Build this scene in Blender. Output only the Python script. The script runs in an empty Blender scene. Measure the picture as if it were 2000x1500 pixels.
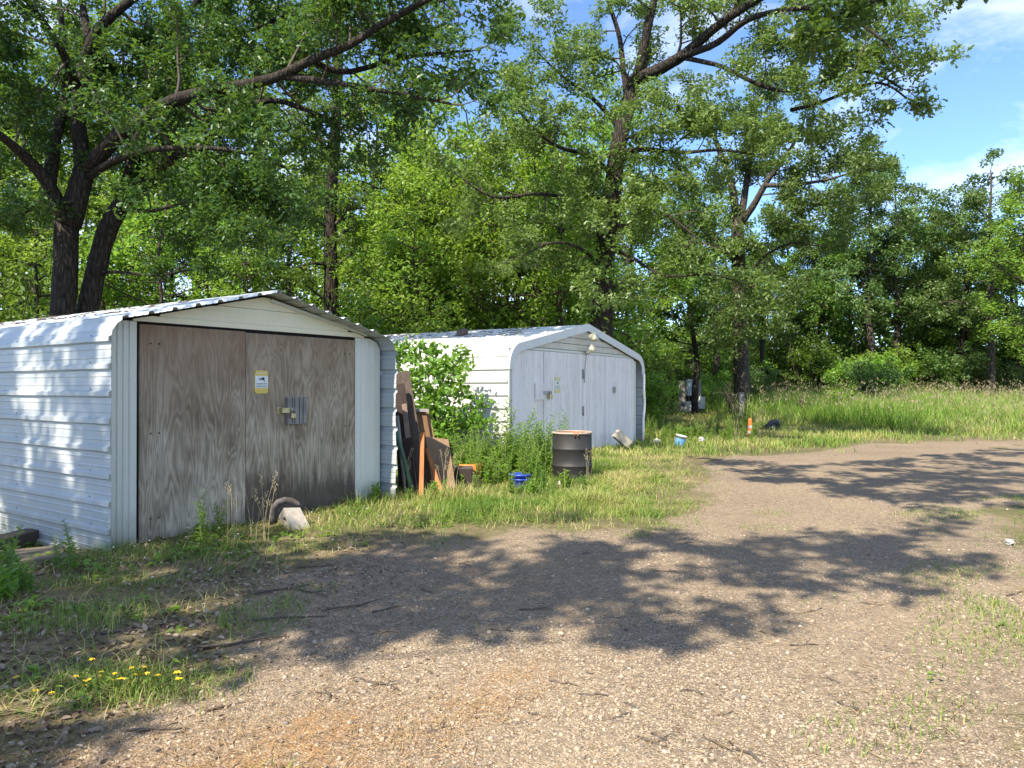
import bpy, math, random
import numpy as np
from mathutils import Vector, Matrix

# ------------------------------------------------------------------ camera, world, sun, exposure
SC = bpy.context.scene
COL = SC.collection
F, EYE, HY = 1440.0, 1.37, 757.0          # focal length in photo pixels, eye height, horizon row

cam_d = bpy.data.cameras.new('camera')
cam = bpy.data.objects.new('camera', cam_d)
COL.objects.link(cam)
cam.location = (0, 0, EYE)
cam.rotation_euler = (math.radians(90) + math.atan((HY - 750) / F), 0, 0)
cam_d.sensor_width = 36
cam_d.lens = F * 36 / 2000
cam_d.clip_end = 2000
SC.camera = cam

SUN_EL = math.radians(49)
SUN_H = np.array([-0.535, -0.845]); SUN_H /= np.linalg.norm(SUN_H)   # horizontal direction towards the sun
SUN_V = np.array([SUN_H[0] * math.cos(SUN_EL), SUN_H[1] * math.cos(SUN_EL), math.sin(SUN_EL)])
sun_d = bpy.data.lights.new('sun', 'SUN')
sun_d.energy = 4.4
sun_d.angle = math.radians(0.53)
sun_d.color = (1.0, 0.91, 0.75)
sun = bpy.data.objects.new('sun', sun_d)
COL.objects.link(sun)
sun.location = tuple(SUN_V * 60)
sun.rotation_euler = Vector(SUN_V).to_track_quat('Z', 'Y').to_euler()

W = bpy.data.worlds.new('World')
SC.world = W
W.use_nodes = True
nt = W.node_tree
bg = nt.nodes['Background']
bg.inputs['Strength'].default_value = 0.15
sky = nt.nodes.new('ShaderNodeTexSky')
sky.sky_type = 'NISHITA'
sky.sun_disc = False
sky.sun_elevation = SUN_EL
sky.sun_rotation = math.atan2(SUN_V[0], SUN_V[1])
sky.air_density = 0.7
sky.dust_density = 0.0
sky.ozone_density = 6.0
tc = nt.nodes.new('ShaderNodeTexCoord')
mp = nt.nodes.new('ShaderNodeMapping'); mp.inputs['Scale'].default_value = (1.0, 1.0, 2.6)
mp.inputs['Location'].default_value = (1.7, 0.4, 0.3)
nz = nt.nodes.new('ShaderNodeTexNoise'); nz.inputs['Scale'].default_value = 2.6; nz.inputs['Detail'].default_value = 8
nz.inputs['Roughness'].default_value = 0.6; nz.inputs['Distortion'].default_value = 0.5
rp = nt.nodes.new('ShaderNodeValToRGB')
rp.color_ramp.elements[0].position = 0.44; rp.color_ramp.elements[0].color = (0, 0, 0, 1)
rp.color_ramp.elements[1].position = 0.74; rp.color_ramp.elements[1].color = (0.85, 0.85, 0.85, 1)
mx = nt.nodes.new('ShaderNodeMix'); mx.data_type = 'RGBA'
nt.links.new(tc.outputs['Generated'], mp.inputs['Vector'])
nt.links.new(mp.outputs['Vector'], nz.inputs['Vector'])
nt.links.new(nz.outputs['Fac'], rp.inputs['Fac'])
nt.links.new(rp.outputs['Color'], mx.inputs['Factor'])
nt.links.new(sky.outputs['Color'], mx.inputs['A'])
mx.inputs['B'].default_value = (5.2, 5.2, 5.3, 1)
nt.links.new(mx.outputs['Result'], bg.inputs['Color'])

SC.view_settings.view_transform = 'Standard'
SC.view_settings.look = 'None'
SC.view_settings.gamma = 1
SC.view_settings.use_curve_mapping = False
SC.view_settings.exposure = 1.36
SC.render.engine = 'CYCLES'
SC.cycles.max_bounces = 12
SC.cycles.diffuse_bounces = 7
SC.cycles.glossy_bounces = 2
SC.cycles.transmission_bounces = 8
SC.cycles.caustics_reflective = False
SC.cycles.caustics_refractive = False

rng = np.random.default_rng(7)
random.seed(7)


# ------------------------------------------------------------------ helpers
def at(px, py, Y):
    """point at depth Y seen at photo pixel (px, py)"""
    return np.array([(px - 1000) / F * Y, Y, EYE - (py - HY) / F * Y])


def smooth(a, b, x):
    t = np.clip((x - a) / (b - a), 0, 1)
    return t * t * (3 - 2 * t)


def vnoise(x, y, seed=0):
    """cheap smooth 2-d noise in -1..1"""
    x = np.asarray(x, float); y = np.asarray(y, float)
    r = np.random.default_rng(seed)
    out = np.zeros(np.broadcast(x, y).shape)
    for k in range(7):
        a = r.uniform(0, 2 * np.pi); f = r.uniform(0.6, 1.7); p = r.uniform(0, 6.28)
        out = out + np.sin(f * (x * math.cos(a) + y * math.sin(a)) * 2 + p + 0.7 * np.sin(f * (x * math.sin(a) - y * math.cos(a)) * 1.3 + p))
    return out / 3.2


def hgt(x, y):
    x = np.asarray(x, float); y = np.asarray(y, float)
    h = 0.02 * vnoise(x * 0.5, y * 0.5, 3) + 0.008 * vnoise(x * 2.2, y * 2.2, 4)
    h = h - 0.10 * smooth(-3.2, -4.6, x) * smooth(2, 4, y)
    h = h + 0.55 * smooth(22, 45, y) * smooth(2, 12, x)
    h = h + 0.05 * smooth(-1.0, 2.5, y - 9 + 0.0 * x) * smooth(6, 2, x) * smooth(18, 14, y)
    return h


def tag(o, label=None, cat=None, group=None, kind=None):
    if label: o['label'] = label
    if cat: o['category'] = cat
    if group: o['group'] = group
    if kind: o['kind'] = kind
    return o


def thing(name, label, cat, loc=(0, 0, 0), rz=0.0, group=None):
    o = bpy.data.objects.new(name, None)
    COL.objects.link(o)
    o.empty_display_size = 0.1
    o.location = tuple(float(v) for v in loc)
    o.rotation_euler = (0, 0, rz)
    return tag(o, label, cat, group)


def copy_tree(o, parent=None):
    c = o.copy(); COL.objects.link(c)
    if parent is not None: c.parent = parent
    for ch in list(o.children):
        copy_tree(ch, c)
    return c


class G:
    """collects geometry for one mesh"""
    def __init__(s):
        s.v = []; s.f = []; s.sm = []
    def add(s, verts, faces, sm=False):
        b = len(s.v)
        s.v.extend([tuple(float(c) for c in p) for p in verts])
        s.f.extend([tuple(i + b for i in f) for f in faces])
        s.sm.extend([sm] * len(faces))
        return s
    def box(s, x0, x1, y0, y1, z0, z1):
        return s.add([(x0, y0, z0), (x1, y0, z0), (x1, y1, z0), (x0, y1, z0), (x0, y0, z1), (x1, y0, z1), (x1, y1, z1), (x0, y1, z1)],
                     [(0, 3, 2, 1), (4, 5, 6, 7), (0, 1, 5, 4), (1, 2, 6, 5), (2, 3, 7, 6), (3, 0, 4, 7)])
    def hexa(s, front, back):
        return s.add(list(front) + list(back), [(0, 1, 2, 3), (7, 6, 5, 4), (0, 4, 5, 1), (1, 5, 6, 2), (2, 6, 7, 3), (3, 7, 4, 0)])
    def prism(s, poly, y0, y1):
        """polygon in x-z, counter-clockwise seen from -y, extruded from y0 to y1"""
        n = len(poly)
        v = [(x, y0, z) for x, z in poly] + [(x, y1, z) for x, z in poly]
        f = [tuple(range(n)), tuple(range(2 * n - 1, n - 1, -1))]
        f += [(i, i + n, (i + 1) % n + n, (i + 1) % n) for i in range(n)]
        return s.add(v, f)
    def tube(s, path, radii, n=6, cap=True, wob=0.0):
        path = [np.asarray(p, float) for p in path]
        if not hasattr(radii, '__len__'): radii = [radii] * len(path)
        vs = []; fs = []
        u = None
        for i, p in enumerate(path):
            d = path[min(i + 1, len(path) - 1)] - path[max(i - 1, 0)]
            d = d / (np.linalg.norm(d) + 1e-9)
            if u is None:
                u = np.cross(d, (0, 0, 1.0))
                if np.linalg.norm(u) < 0.1: u = np.cross(d, (1.0, 0, 0))
            u = u - d * np.dot(u, d); u = u / (np.linalg.norm(u) + 1e-9)
            w = np.cross(d, u)
            for k in range(n):
                a = 2 * math.pi * k / n
                r = radii[i] * (1 + (random.uniform(-wob, wob) if wob else 0))
                vs.append(p + r * (u * math.cos(a) + w * math.sin(a)))
        for i in range(len(path) - 1):
            for k in range(n):
                fs.append((i * n + k, i * n + (k + 1) % n, (i + 1) * n + (k + 1) % n, (i + 1) * n + k))
        if cap:
            fs.append(tuple(reversed(range(n)))); fs.append(tuple((len(path) - 1) * n + k for k in range(n)))
        return s.add(vs, fs, True)
    def lathe(s, prof, n=32, c=(0, 0, 0), close=False):
        vs = []; fs = []
        for r, z in prof:
            for k in range(n):
                a = 2 * math.pi * k / n
                vs.append((c[0] + r * math.cos(a), c[1] + r * math.sin(a), c[2] + z))
        for i in range(len(prof) - 1):
            for k in range(n):
                fs.append((i * n + k, i * n + (k + 1) % n, (i + 1) * n + (k + 1) % n, (i + 1) * n + k))
        return s.add(vs, fs, True)
    def mesh(s, name):
        m = bpy.data.meshes.new(name)
        m.from_pydata(s.v, [], s.f)
        m.polygons.foreach_set('use_smooth', s.sm)
        m.update()
        return m
    def build(s, name, mat, parent=None, bevel=0.0, label=None):
        m = s.mesh(name); m.materials.append(mat)
        o = bpy.data.objects.new(name, m); COL.objects.link(o)
        if parent is not None: o.parent = parent
        if bevel:
            b = o.modifiers.new('bevel', 'BEVEL'); b.width = bevel; b.segments = 2; b.limit_method = 'ANGLE'
        if label: o['label'] = label
        return o


def raw_mesh(name, V, T, tone=None, smoothf=False):
    """V (n,3) float, T (m,3) int triangles, tone per-vertex float"""
    m = bpy.data.meshes.new(name)
    V = np.asarray(V, np.float32); T = np.asarray(T, np.int32)
    m.vertices.add(len(V)); m.vertices.foreach_set('co', V.ravel())
    m.loops.add(T.size); m.loops.foreach_set('vertex_index', T.ravel())
    m.polygons.add(len(T)); m.polygons.foreach_set('loop_start', np.arange(len(T), dtype=np.int32) * 3)
    if smoothf:
        m.polygons.foreach_set('use_smooth', np.ones(len(T), bool))
    if tone is not None:
        a = m.attributes.new('tone', 'FLOAT', 'POINT'); a.data.foreach_set('value', np.asarray(tone, np.float32))
    m.update(); m.validate()
    return m


def link(name, mesh, mat, parent=None):
    if mat and not mesh.materials: mesh.materials.append(mat)
    o = bpy.data.objects.new(name, mesh); COL.objects.link(o)
    if parent is not None: o.parent = parent
    return o


# leaf templates: (verts, tris); x = along the leaf, y = across, z = up (folded)
def oak_leaf():
    half = [(0.0, 0.02), (0.18, 0.10), (0.27, 0.06), (0.45, 0.24), (0.55, 0.12), (0.74, 0.30), (0.9, 0.13), (1.0, 0.0)]
    v = [(0, 0, 0), (0.5, 0, 0.02), (1.0, 0, -0.08)]
    t = []
    for sgn in (1, -1):
        b = len(v)
        for x, y in half[1:-1]:
            v.append((x, sgn * y, 0.35 * y - 0.08 * x * x))
        seq = [0] + list(range(b, b + 6)) + [2]
        for i in range(len(seq) - 1):
            tri = (1, seq[i], seq[i + 1])
            t.append(tri if sgn < 0 else (1, seq[i + 1], seq[i]))
    return np.array(v), np.array(t)


def simple_leaf(w=0.27):
    v = np.array([(0, 0, 0), (0.45, w, 0.10), (1, 0, -0.06), (0.45, -w, 0.10)])
    return v, np.array([(0, 2, 1), (0, 3, 2)])


def lance_leaf(w=0.10):
    v = np.array([(0, 0, 0), (0.4, w, 0.05), (1, 0, -0.18), (0.4, -w, 0.05)])
    return v, np.array([(0, 2, 1), (0, 3, 2)])


def ovate_leaf():
    v = np.array([(0, 0, 0), (0.25, 0.25, 0.09), (0.6, 0.25, 0.07), (1, 0, -0.10), (0.6, -0.25, 0.07), (0.25, -0.25, 0.09), (0.5, 0, 0.0)])
    return v, np.array([(6, 1, 0), (6, 2, 1), (6, 3, 2), (6, 4, 3), (6, 5, 4), (6, 0, 5)])


def lobed_leaf():
    v = np.array([(0, 0, 0), (0.30, 0.20, 0.07), (0.45, 0.10, 0.03), (0.68, 0.27, 0.06), (1, 0, -0.08), (0.68, -0.27, 0.06), (0.45, -0.10, 0.03), (0.30, -0.20, 0.07)])
    return v, np.array([(0, 2, 1), (0, 6, 2), (0, 7, 6), (2, 4, 3), (2, 6, 4), (6, 5, 4)])


OAK, SIMPLE, LANCE, OVATE, LOBED = oak_leaf(), simple_leaf(), lance_leaf(), ovate_leaf(), lobed_leaf()


def scatter(tmpl, pos, size, nrm=None, axis=None, tone=None, r=rng, flat=1.0):
    """many leaf copies: pos (N,3), size (N,), nrm rough normals, axis preferred leaf direction"""
    tv, tt = tmpl
    N = len(pos)
    if nrm is None:
        nrm = r.normal(size=(N, 3)) * 0.75 + np.array([0, 0, flat])
    nrm = nrm / (np.linalg.norm(nrm, axis=1, keepdims=True) + 1e-9)
    if axis is None:
        axis = r.normal(size=(N, 3)) + np.array([0, 0, -0.25])
    ax = axis - nrm * np.sum(axis * nrm, axis=1, keepdims=True)
    ax = ax / (np.linalg.norm(ax, axis=1, keepdims=True) + 1e-9)
    bi = np.cross(nrm, ax)
    size = np.asarray(size).reshape(N, 1, 1)
    V = (tv[None, :, 0:1] * ax[:, None, :] + tv[None, :, 1:2] * bi[:, None, :] + tv[None, :, 2:3] * nrm[:, None, :]) * size + np.asarray(pos)[:, None, :]
    T = tt[None] + (np.arange(N) * len(tv))[:, None, None]
    if tone is None: tone = r.uniform(0, 1, N)
    return V.reshape(-1, 3), T.reshape(-1, 3), np.repeat(tone, len(tv))


def join(parts):
    V = []; T = []; A = []; b = 0
    for v, t, a in parts:
        V.append(v); T.append(t + b); A.append(a); b += len(v)
    return np.concatenate(V), np.concatenate(T), np.concatenate(A)


# ------------------------------------------------------------------ materials
def new_mat(name):
    m = bpy.data.materials.new(name); m.use_nodes = True
    n = m.node_tree
    return m, n, n.nodes['Principled BSDF']


def node(n, typ, **kw):
    o = n.nodes.new(typ)
    for k, v in kw.items():
        if k in o.inputs: o.inputs[k].default_value = v
        else: setattr(o, k, v)
    return o


def ramp(n, fac, stops, interp='LINEAR'):
    r = n.nodes.new('ShaderNodeValToRGB')
    r.color_ramp.interpolation = interp
    e = r.color_ramp.elements
    while len(e) < len(stops): e.new(0.5)
    for el, (p, c) in zip(e, stops):
        el.position = p
        el.color = tuple(c) + (1,) if len(c) == 3 else c
    n.links.new(fac, r.inputs['Fac'])
    return r.outputs['Color']


def mixc(n, a, b, fac, mode='MIX'):
    m = n.nodes.new('ShaderNodeMix'); m.data_type = 'RGBA'; m.blend_type = mode
    for sock, val in (('A', a), ('B', b)):
        if isinstance(val, (tuple, list)): m.inputs[sock].default_value = tuple(val) + (1,)
        else: n.links.new(val, m.inputs[sock])
    if isinstance(fac, (int, float)): m.inputs['Factor'].default_value = fac
    else: n.links.new(fac, m.inputs['Factor'])
    return m.outputs['Result']


def math_(n, op, a, b=None, c=None):
    m = n.nodes.new('ShaderNodeMath'); m.operation = op
    for i, val in enumerate((a, b, c)):
        if val is None: continue
        if isinstance(val, (int, float)): m.inputs[i].default_value = val
        else: n.links.new(val, m.inputs[i])
    return m.outputs[0]


def coords(n, scale=(1, 1, 1), out='Object', loc=(0, 0, 0)):
    t = n.nodes.new('ShaderNodeTexCoord')
    m = n.nodes.new('ShaderNodeMapping'); m.inputs['Scale'].default_value = scale; m.inputs['Location'].default_value = loc
    n.links.new(t.outputs[out], m.inputs['Vector'])
    return m.outputs['Vector']


def noise(n, vec, scale, detail=4, rough=0.55, dist=0.0):
    t = node(n, 'ShaderNodeTexNoise', Scale=scale, Detail=detail, Roughness=rough, Distortion=dist)
    n.links.new(vec, t.inputs['Vector'])
    return t.outputs['Fac']


def bump(n, bsdf, h, strength=0.5, dist=0.02):
    b = node(n, 'ShaderNodeBump', Strength=strength, Distance=dist)
    n.links.new(h, b.inputs['Height']); n.links.new(b.outputs['Normal'], bsdf.inputs['Normal'])


def plain(name, col, rough=0.6, var=0.25, scale=9.0, metal=0.0, bstr=0.15, spec=0.4):
    m, n, b = new_mat(name)
    v = coords(n)
    f = noise(n, v, scale, 6, 0.65)
    lo = tuple(c * (1 - var) for c in col); hi = tuple(min(1, c * (1 + var)) for c in col)
    n.links.new(ramp(n, f, [(0.3, lo), (0.7, hi)]), b.inputs['Base Color'])
    b.inputs['Roughness'].default_value = rough
    b.inputs['Metallic'].default_value = metal
    b.inputs['Specular IOR Level'].default_value = spec
    if bstr: bump(n, b, noise(n, v, scale * 6, 4), bstr, 0.01)
    return m


def leaf_mat(name, dark, mid, light, trans=0.42, tcol=None, rough=0.42, spec=0.42):
    m, n, b = new_mat(name)
    a = n.nodes.new('ShaderNodeAttribute'); a.attribute_name = 'tone'
    oi = n.nodes.new('ShaderNodeObjectInfo')
    col = ramp(n, a.outputs['Fac'], [(0.0, dark), (0.5, mid), (1.0, light)])
    hs = n.nodes.new('ShaderNodeHueSaturation')
    n.links.new(col, hs.inputs['Color'])
    n.links.new(math_(n, 'MULTIPLY_ADD', oi.outputs['Random'], 0.03, 0.485), hs.inputs['Hue'])
    n.links.new(math_(n, 'MULTIPLY_ADD', oi.outputs['Random'], 0.35, 0.82), hs.inputs['Value'])
    n.links.new(hs.outputs['Color'], b.inputs['Base Color'])
    b.inputs['Roughness'].default_value = rough
    b.inputs['Specular IOR Level'].default_value = spec
    t = n.nodes.new('ShaderNodeBsdfTranslucent')
    tc_ = mixc(n, hs.outputs['Color'], tcol or (0.30, 0.42, 0.03), 0.45)
    n.links.new(tc_, t.inputs['Color'])
    ms = n.nodes.new('ShaderNodeMixShader'); ms.inputs[0].default_value = trans
    n.links.new(b.outputs[0], ms.inputs[1]); n.links.new(t.outputs[0], ms.inputs[2])
    n.links.new(ms.outputs[0], n.nodes['Material Output'].inputs['Surface'])
    return m


def bark_mat(name, dark, light, rep=9.0):
    m, n, b = new_mat(name)
    v = coords(n, (1, 1, 0.22))
    f1 = noise(n, v, rep * 2.2, 6, 0.6, 0.6)
    vo = node(n, 'ShaderNodeTexVoronoi', Scale=rep * 1.6, feature='DISTANCE_TO_EDGE')
    n.links.new(v, vo.inputs['Vector'])
    h = math_(n, 'ADD', math_(n, 'MULTIPLY', vo.outputs['Distance'], 1.6), f1)
    n.links.new(ramp(n, h, [(0.35, dark), (1.0, light)]), b.inputs['Base Color'])
    b.inputs['Roughness'].default_value = 0.9
    b.inputs['Specular IOR Level'].default_value = 0.15
    bump(n, b, h, 0.9, 0.05)
    return m


def sheet_mat(name, col, dirt=(0.30, 0.29, 0.25), amount=0.35, rough=0.38, stain=(0.30, 0.22, 0.14)):
    m, n, b = new_mat(name)
    v = coords(n, (1, 1, 1))
    streak = noise(n, coords(n, (9, 3, 0.8)), 1.6, 6, 0.65)
    spots = noise(n, v, 3.5, 7, 0.7)
    fac = math_(n, 'MULTIPLY', math_(n, 'MULTIPLY', streak, spots), amount * 2.2)
    c = mixc(n, col, dirt, fac)
    xyz = n.nodes.new('ShaderNodeSeparateXYZ'); n.links.new(v, xyz.inputs[0])
    mud = n.nodes.new('ShaderNodeMapRange'); mud.inputs[1].default_value = 0.34; mud.inputs[2].default_value = 0.0
    n.links.new(math_(n, 'ADD', xyz.outputs['Z'], math_(n, 'MULTIPLY_ADD', noise(n, v, 7, 6, .7), 0.5, -.25)), mud.inputs[0])
    c = mixc(n, c, (0.23, 0.22, 0.15), math_(n, 'MULTIPLY', mud.outputs[0], 0.55 if amount < .7 else 0.0))
    runs = ramp(n, noise(n, coords(n, (16, 16, .5)), 1.5, 5, .7), [(0.60, (0, 0, 0)), (0.72, (.5, .5, .5))])
    c = mixc(n, c, stain, math_(n, 'MULTIPLY', runs, amount))
    fine = noise(n, v, 60, 3)
    c = mixc(n, c, tuple(x * 0.82 for x in col), ramp(n, fine, [(0.52, (0, 0, 0)), (0.75, (0.5, 0.5, 0.5))]))
    n.links.new(c, b.inputs['Base Color'])
    b.inputs['Roughness'].default_value = rough
    b.inputs['Specular IOR Level'].default_value = 0.45
    bump(n, b, noise(n, v, 2.2, 3), 0.12, 0.05)
    return m


def plywood_mat(name, seedloc, warm, stain_z):
    """weathered softwood ply; object x across, z up. warm = brown left in the top, stain_z = height of the wet stain"""
    m, n, b = new_mat(name)
    v = coords(n, (2.6, 1.0, 0.42), loc=seedloc)
    f = noise(n, v, 1.3, 3, 0.5, 0.35)
    fine = noise(n, coords(n, (60, 4, 1.6), loc=seedloc), 2.0, 5, 0.7)
    f2 = math_(n, 'ADD', f, math_(n, 'MULTIPLY', fine, 0.02))
    rings = math_(n, 'SINE', math_(n, 'MULTIPLY', f2, 145.0))
    rings = math_(n, 'MULTIPLY_ADD', rings, 0.5, 0.5)
    blot = noise(n, coords(n, (1.6, 1, 0.8), loc=seedloc), 1.8, 5, 0.6)
    base = ramp(n, blot, [(0.32, (0.175, 0.128, 0.085)), (0.48, (0.30, 0.245, 0.175)), (0.68, (0.46, 0.395, 0.30))])
    base = mixc(n, base, (0.54, 0.465, 0.35), math_(n, 'MULTIPLY', math_(n, 'POWER', rings, 4.0), math_(n, 'MULTIPLY', blot, 0.75)))
    base = mixc(n, base, (0.11, 0.085, 0.066), math_(n, 'MULTIPLY', math_(n, 'POWER', math_(n, 'SUBTRACT', 1.0, rings), 4.0), 0.40))
    base = mixc(n, base, (0.10, 0.085, 0.07), ramp(n, fine, [(0.50, (0, 0, 0)), (0.8, (0.55, 0.55, 0.55))]))
    xyz = n.nodes.new('ShaderNodeSeparateXYZ'); n.links.new(coords(n), xyz.inputs[0])
    z = xyz.outputs['Z']
    edge = noise(n, coords(n, (9, 1, 0.9), loc=seedloc), 1.5, 5, 0.7)
    zz = math_(n, 'ADD', z, math_(n, 'MULTIPLY_ADD', edge, 0.9, -0.45))
    if stain_z > 0:
        st = n.nodes.new('ShaderNodeMapRange'); st.inputs[1].default_value = stain_z + 0.16; st.inputs[2].default_value = stain_z - 0.16
        n.links.new(zz, st.inputs[0])
        base = mixc(n, base, (0.06, 0.046, 0.036), math_(n, 'MULTIPLY', st.outputs[0], 0.85))
    tw = n.nodes.new('ShaderNodeMapRange'); tw.inputs[1].default_value = 0.9; tw.inputs[2].default_value = 2.0
    n.links.new(zz, tw.inputs[0])
    base = mixc(n, base, (0.20, 0.125, 0.075), math_(n, 'MULTIPLY', tw.outputs[0], warm))
    n.links.new(base, b.inputs['Base Color'])
    b.inputs['Roughness'].default_value = 0.85
    b.inputs['Specular IOR Level'].default_value = 0.2
    bump(n, b, math_(n, 'ADD', rings, fine), 0.25, 0.004)
    return m


def board_mat(name, dark, light, along=(18, 18, 1.2), rough=0.8):
    m, n, b = new_mat(name)
    f = noise(n, coords(n, along), 2.4, 6, 0.7, 0.4)
    g = noise(n, coords(n), 5.0, 5, 0.6)
    c = ramp(n, math_(n, 'MULTIPLY_ADD', g, 0.5, math_(n, 'MULTIPLY', f, 0.5)), [(0.3, dark), (0.68, light)])
    n.links.new(c, b.inputs['Base Color'])
    b.inputs['Roughness'].default_value = rough
    b.inputs['Specular IOR Level'].default_value = 0.25
    bump(n, b, f, 0.35, 0.006)
    return m


def painted_mat(name, seedloc):
    m, n, b = new_mat(name)
    c0 = (0.76, 0.71, 0.68)
    v = coords(n, (14, 3, 0.8), loc=seedloc)
    f = noise(n, v, 3.0, 7, 0.75, 0.3)
    g = noise(n, coords(n, (1.5, 1, 0.7), loc=seedloc), 1.6, 4)
    big = noise(n, coords(n, (5, 1, 0.4), loc=seedloc), 1.2, 4)
    c = mixc(n, c0, (0.60, 0.56, 0.52), ramp(n, big, [(0.4, (0, 0, 0)), (0.7, (0.8, 0.8, 0.8))]))
    chip = ramp(n, math_(n, 'ADD', f, math_(n, 'MULTIPLY', g, 0.18)), [(0.66, (0, 0, 0)), (0.73, (1, 1, 1))])
    c = mixc(n, c, (0.20, 0.18, 0.16), math_(n, 'MULTIPLY', chip, 0.75))
    n.links.new(c, b.inputs['Base Color'])
    b.inputs['Roughness'].default_value = 0.6
    bump(n, b, f, 0.2, 0.005)
    return m


def soil_colour(n, v):
    a = noise(n, v, 0.35, 5, 0.6)
    f = noise(n, v, 5.0, 7, 0.7)
    g = noise(n, v, 38.0, 4, 0.7)
    dry = ramp(n, f, [(0.3, (0.095, 0.07, 0.042)), (0.5, (0.20, 0.15, 0.088)), (0.72, (0.31, 0.235, 0.14))])
    grn = ramp(n, g, [(0.3, (0.035, 0.045, 0.016)), (0.7, (0.12, 0.13, 0.045))])
    c = mixc(n, dry, grn, ramp(n, a, [(0.38, (0.15, 0.15, 0.15)), (0.6, (0.75, 0.75, 0.75))]))
    return c, math_(n, 'ADD', f, g)


def ground_mat():
    m, n, b = new_mat('soil')
    v = coords(n)
    c, h = soil_colour(n, v)
    n.links.new(c, b.inputs['Base Color'])
    b.inputs['Roughness'].default_value = 0.95
    b.inputs['Specular IOR Level'].default_value = 0.1
    bump(n, b, h, 0.6, 0.03)
    return m


def gravel_mat():
    m, n, b = new_mat('gravel_surface')
    v = coords(n)
    soil, hs = soil_colour(n, v)
    cells = node(n, 'ShaderNodeTexVoronoi', Scale=95.0); n.links.new(v, cells.inputs['Vector'])
    cell2 = node(n, 'ShaderNodeTexVoronoi', Scale=210.0); n.links.new(v, cell2.inputs['Vector'])
    sep = n.nodes.new('ShaderNodeSeparateColor'); n.links.new(cells.outputs['Color'], sep.inputs[0])
    sep2 = n.nodes.new('ShaderNodeSeparateColor'); n.links.new(cell2.outputs['Color'], sep2.inputs[0])
    stone = ramp(n, sep.outputs[0], [(0.0, (0.10, 0.084, 0.068)), (0.25, (0.30, 0.235, 0.168)), (0.6, (0.43, 0.338, 0.24)), (0.9, (0.51, 0.415, 0.305)), (1.0, (0.60, 0.52, 0.40))])
    stone2 = ramp(n, sep2.outputs[0], [(0.0, (0.14, 0.11, 0.08)), (0.5, (0.40, 0.315, 0.222)), (1.0, (0.52, 0.43, 0.32))])
    c = mixc(n, stone, stone2, ramp(n, noise(n, v, 5, 5), [(0.42, (0, 0, 0)), (0.58, (1, 1, 1))]))
    gap = ramp(n, cells.outputs['Distance'], [(0.35, (0, 0, 0)), (0.75, (1, 1, 1))])
    c = mixc(n, c, (0.16, 0.115, 0.078), math_(n, 'MULTIPLY', gap, 0.45))
    broad = noise(n, v, 0.55, 6, 0.65)
    c = mixc(n, c, (0.45, 0.355, 0.25), ramp(n, broad, [(0.42, (0, 0, 0)), (0.66, (0.6, 0.6, 0.6))]))
    damp = noise(n, coords(n, (.5, 1.6, 1), loc=(4, 2, 0)), 0.7, 6, 0.65)
    c = mixc(n, c, (0.23, 0.185, 0.145), ramp(n, damp, [(0.55, (0, 0, 0)), (0.80, (0.4, 0.4, 0.4))]))
    g1 = ramp(n, noise(n, v, 34, 3, .7), [(0.40, (0.66, 0.66, 0.67)), (0.60, (1.14, 1.12, 1.10))])
    c = mixc(n, c, g1, 0.75, 'MULTIPLY')
    g2 = ramp(n, noise(n, coords(n, (1, 1, 1), loc=(9, 3, 0)), 12, 4, .7), [(0.36, (0.74, 0.74, 0.74)), (0.60, (1.06, 1.06, 1.06))])
    c = mixc(n, c, g2, 0.6, 'MULTIPLY')
    c = mixc(n, c, (0.72, 0.71, 0.685), 1.0, 'MULTIPLY')
    la = n.nodes.new('ShaderNodeAttribute'); la.attribute_name = 'litter'
    lf = math_(n, 'MULTIPLY', la.outputs['Fac'], ramp(n, noise(n, v, 9, 7, .75), [(0.35, (0, 0, 0)), (0.6, (1, 1, 1))]))
    c = mixc(n, c, (0.30, 0.165, 0.065), math_(n, 'MULTIPLY', lf, 0.75))
    at_ = n.nodes.new('ShaderNodeAttribute'); at_.attribute_name = 'edge'
    e = math_(n, 'ADD', at_.outputs['Fac'], math_(n, 'MULTIPLY_ADD', noise(n, v, 1.3, 7, 0.7), 1.6, -0.8))
    c = mixc(n, soil, c, ramp(n, e, [(0.0, (0, 0, 0)), (0.22, (1, 1, 1))]))
    n.links.new(c, b.inputs['Base Color'])
    b.inputs['Roughness'].default_value = 0.92
    b.inputs['Specular IOR Level'].default_value = 0.2
    hh = math_(n, 'SUBTRACT', math_(n, 'MULTIPLY', sep.outputs[1], 0.5), cells.outputs['Distance'])
    hh = math_(n, 'ADD', hh, math_(n, 'MULTIPLY', cell2.outputs['Distance'], -0.4))
    bump(n, b, hh, 0.6, 0.012)
    return m


def stone_mat():
    m, n, b = new_mat('pebble')
    a = n.nodes.new('ShaderNodeAttribute'); a.attribute_name = 'tone'
    c = ramp(n, a.outputs['Fac'], [(0.0, (0.09, 0.082, 0.075)), (0.2, (0.21, 0.172, 0.138)), (0.55, (0.34, 0.265, 0.187)), (0.85, (0.41, 0.33, 0.24)), (1.0, (0.50, 0.43, 0.34))])
    n.links.new(c, b.inputs['Base Color'])
    b.inputs['Roughness'].default_value = 0.85
    return m


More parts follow.
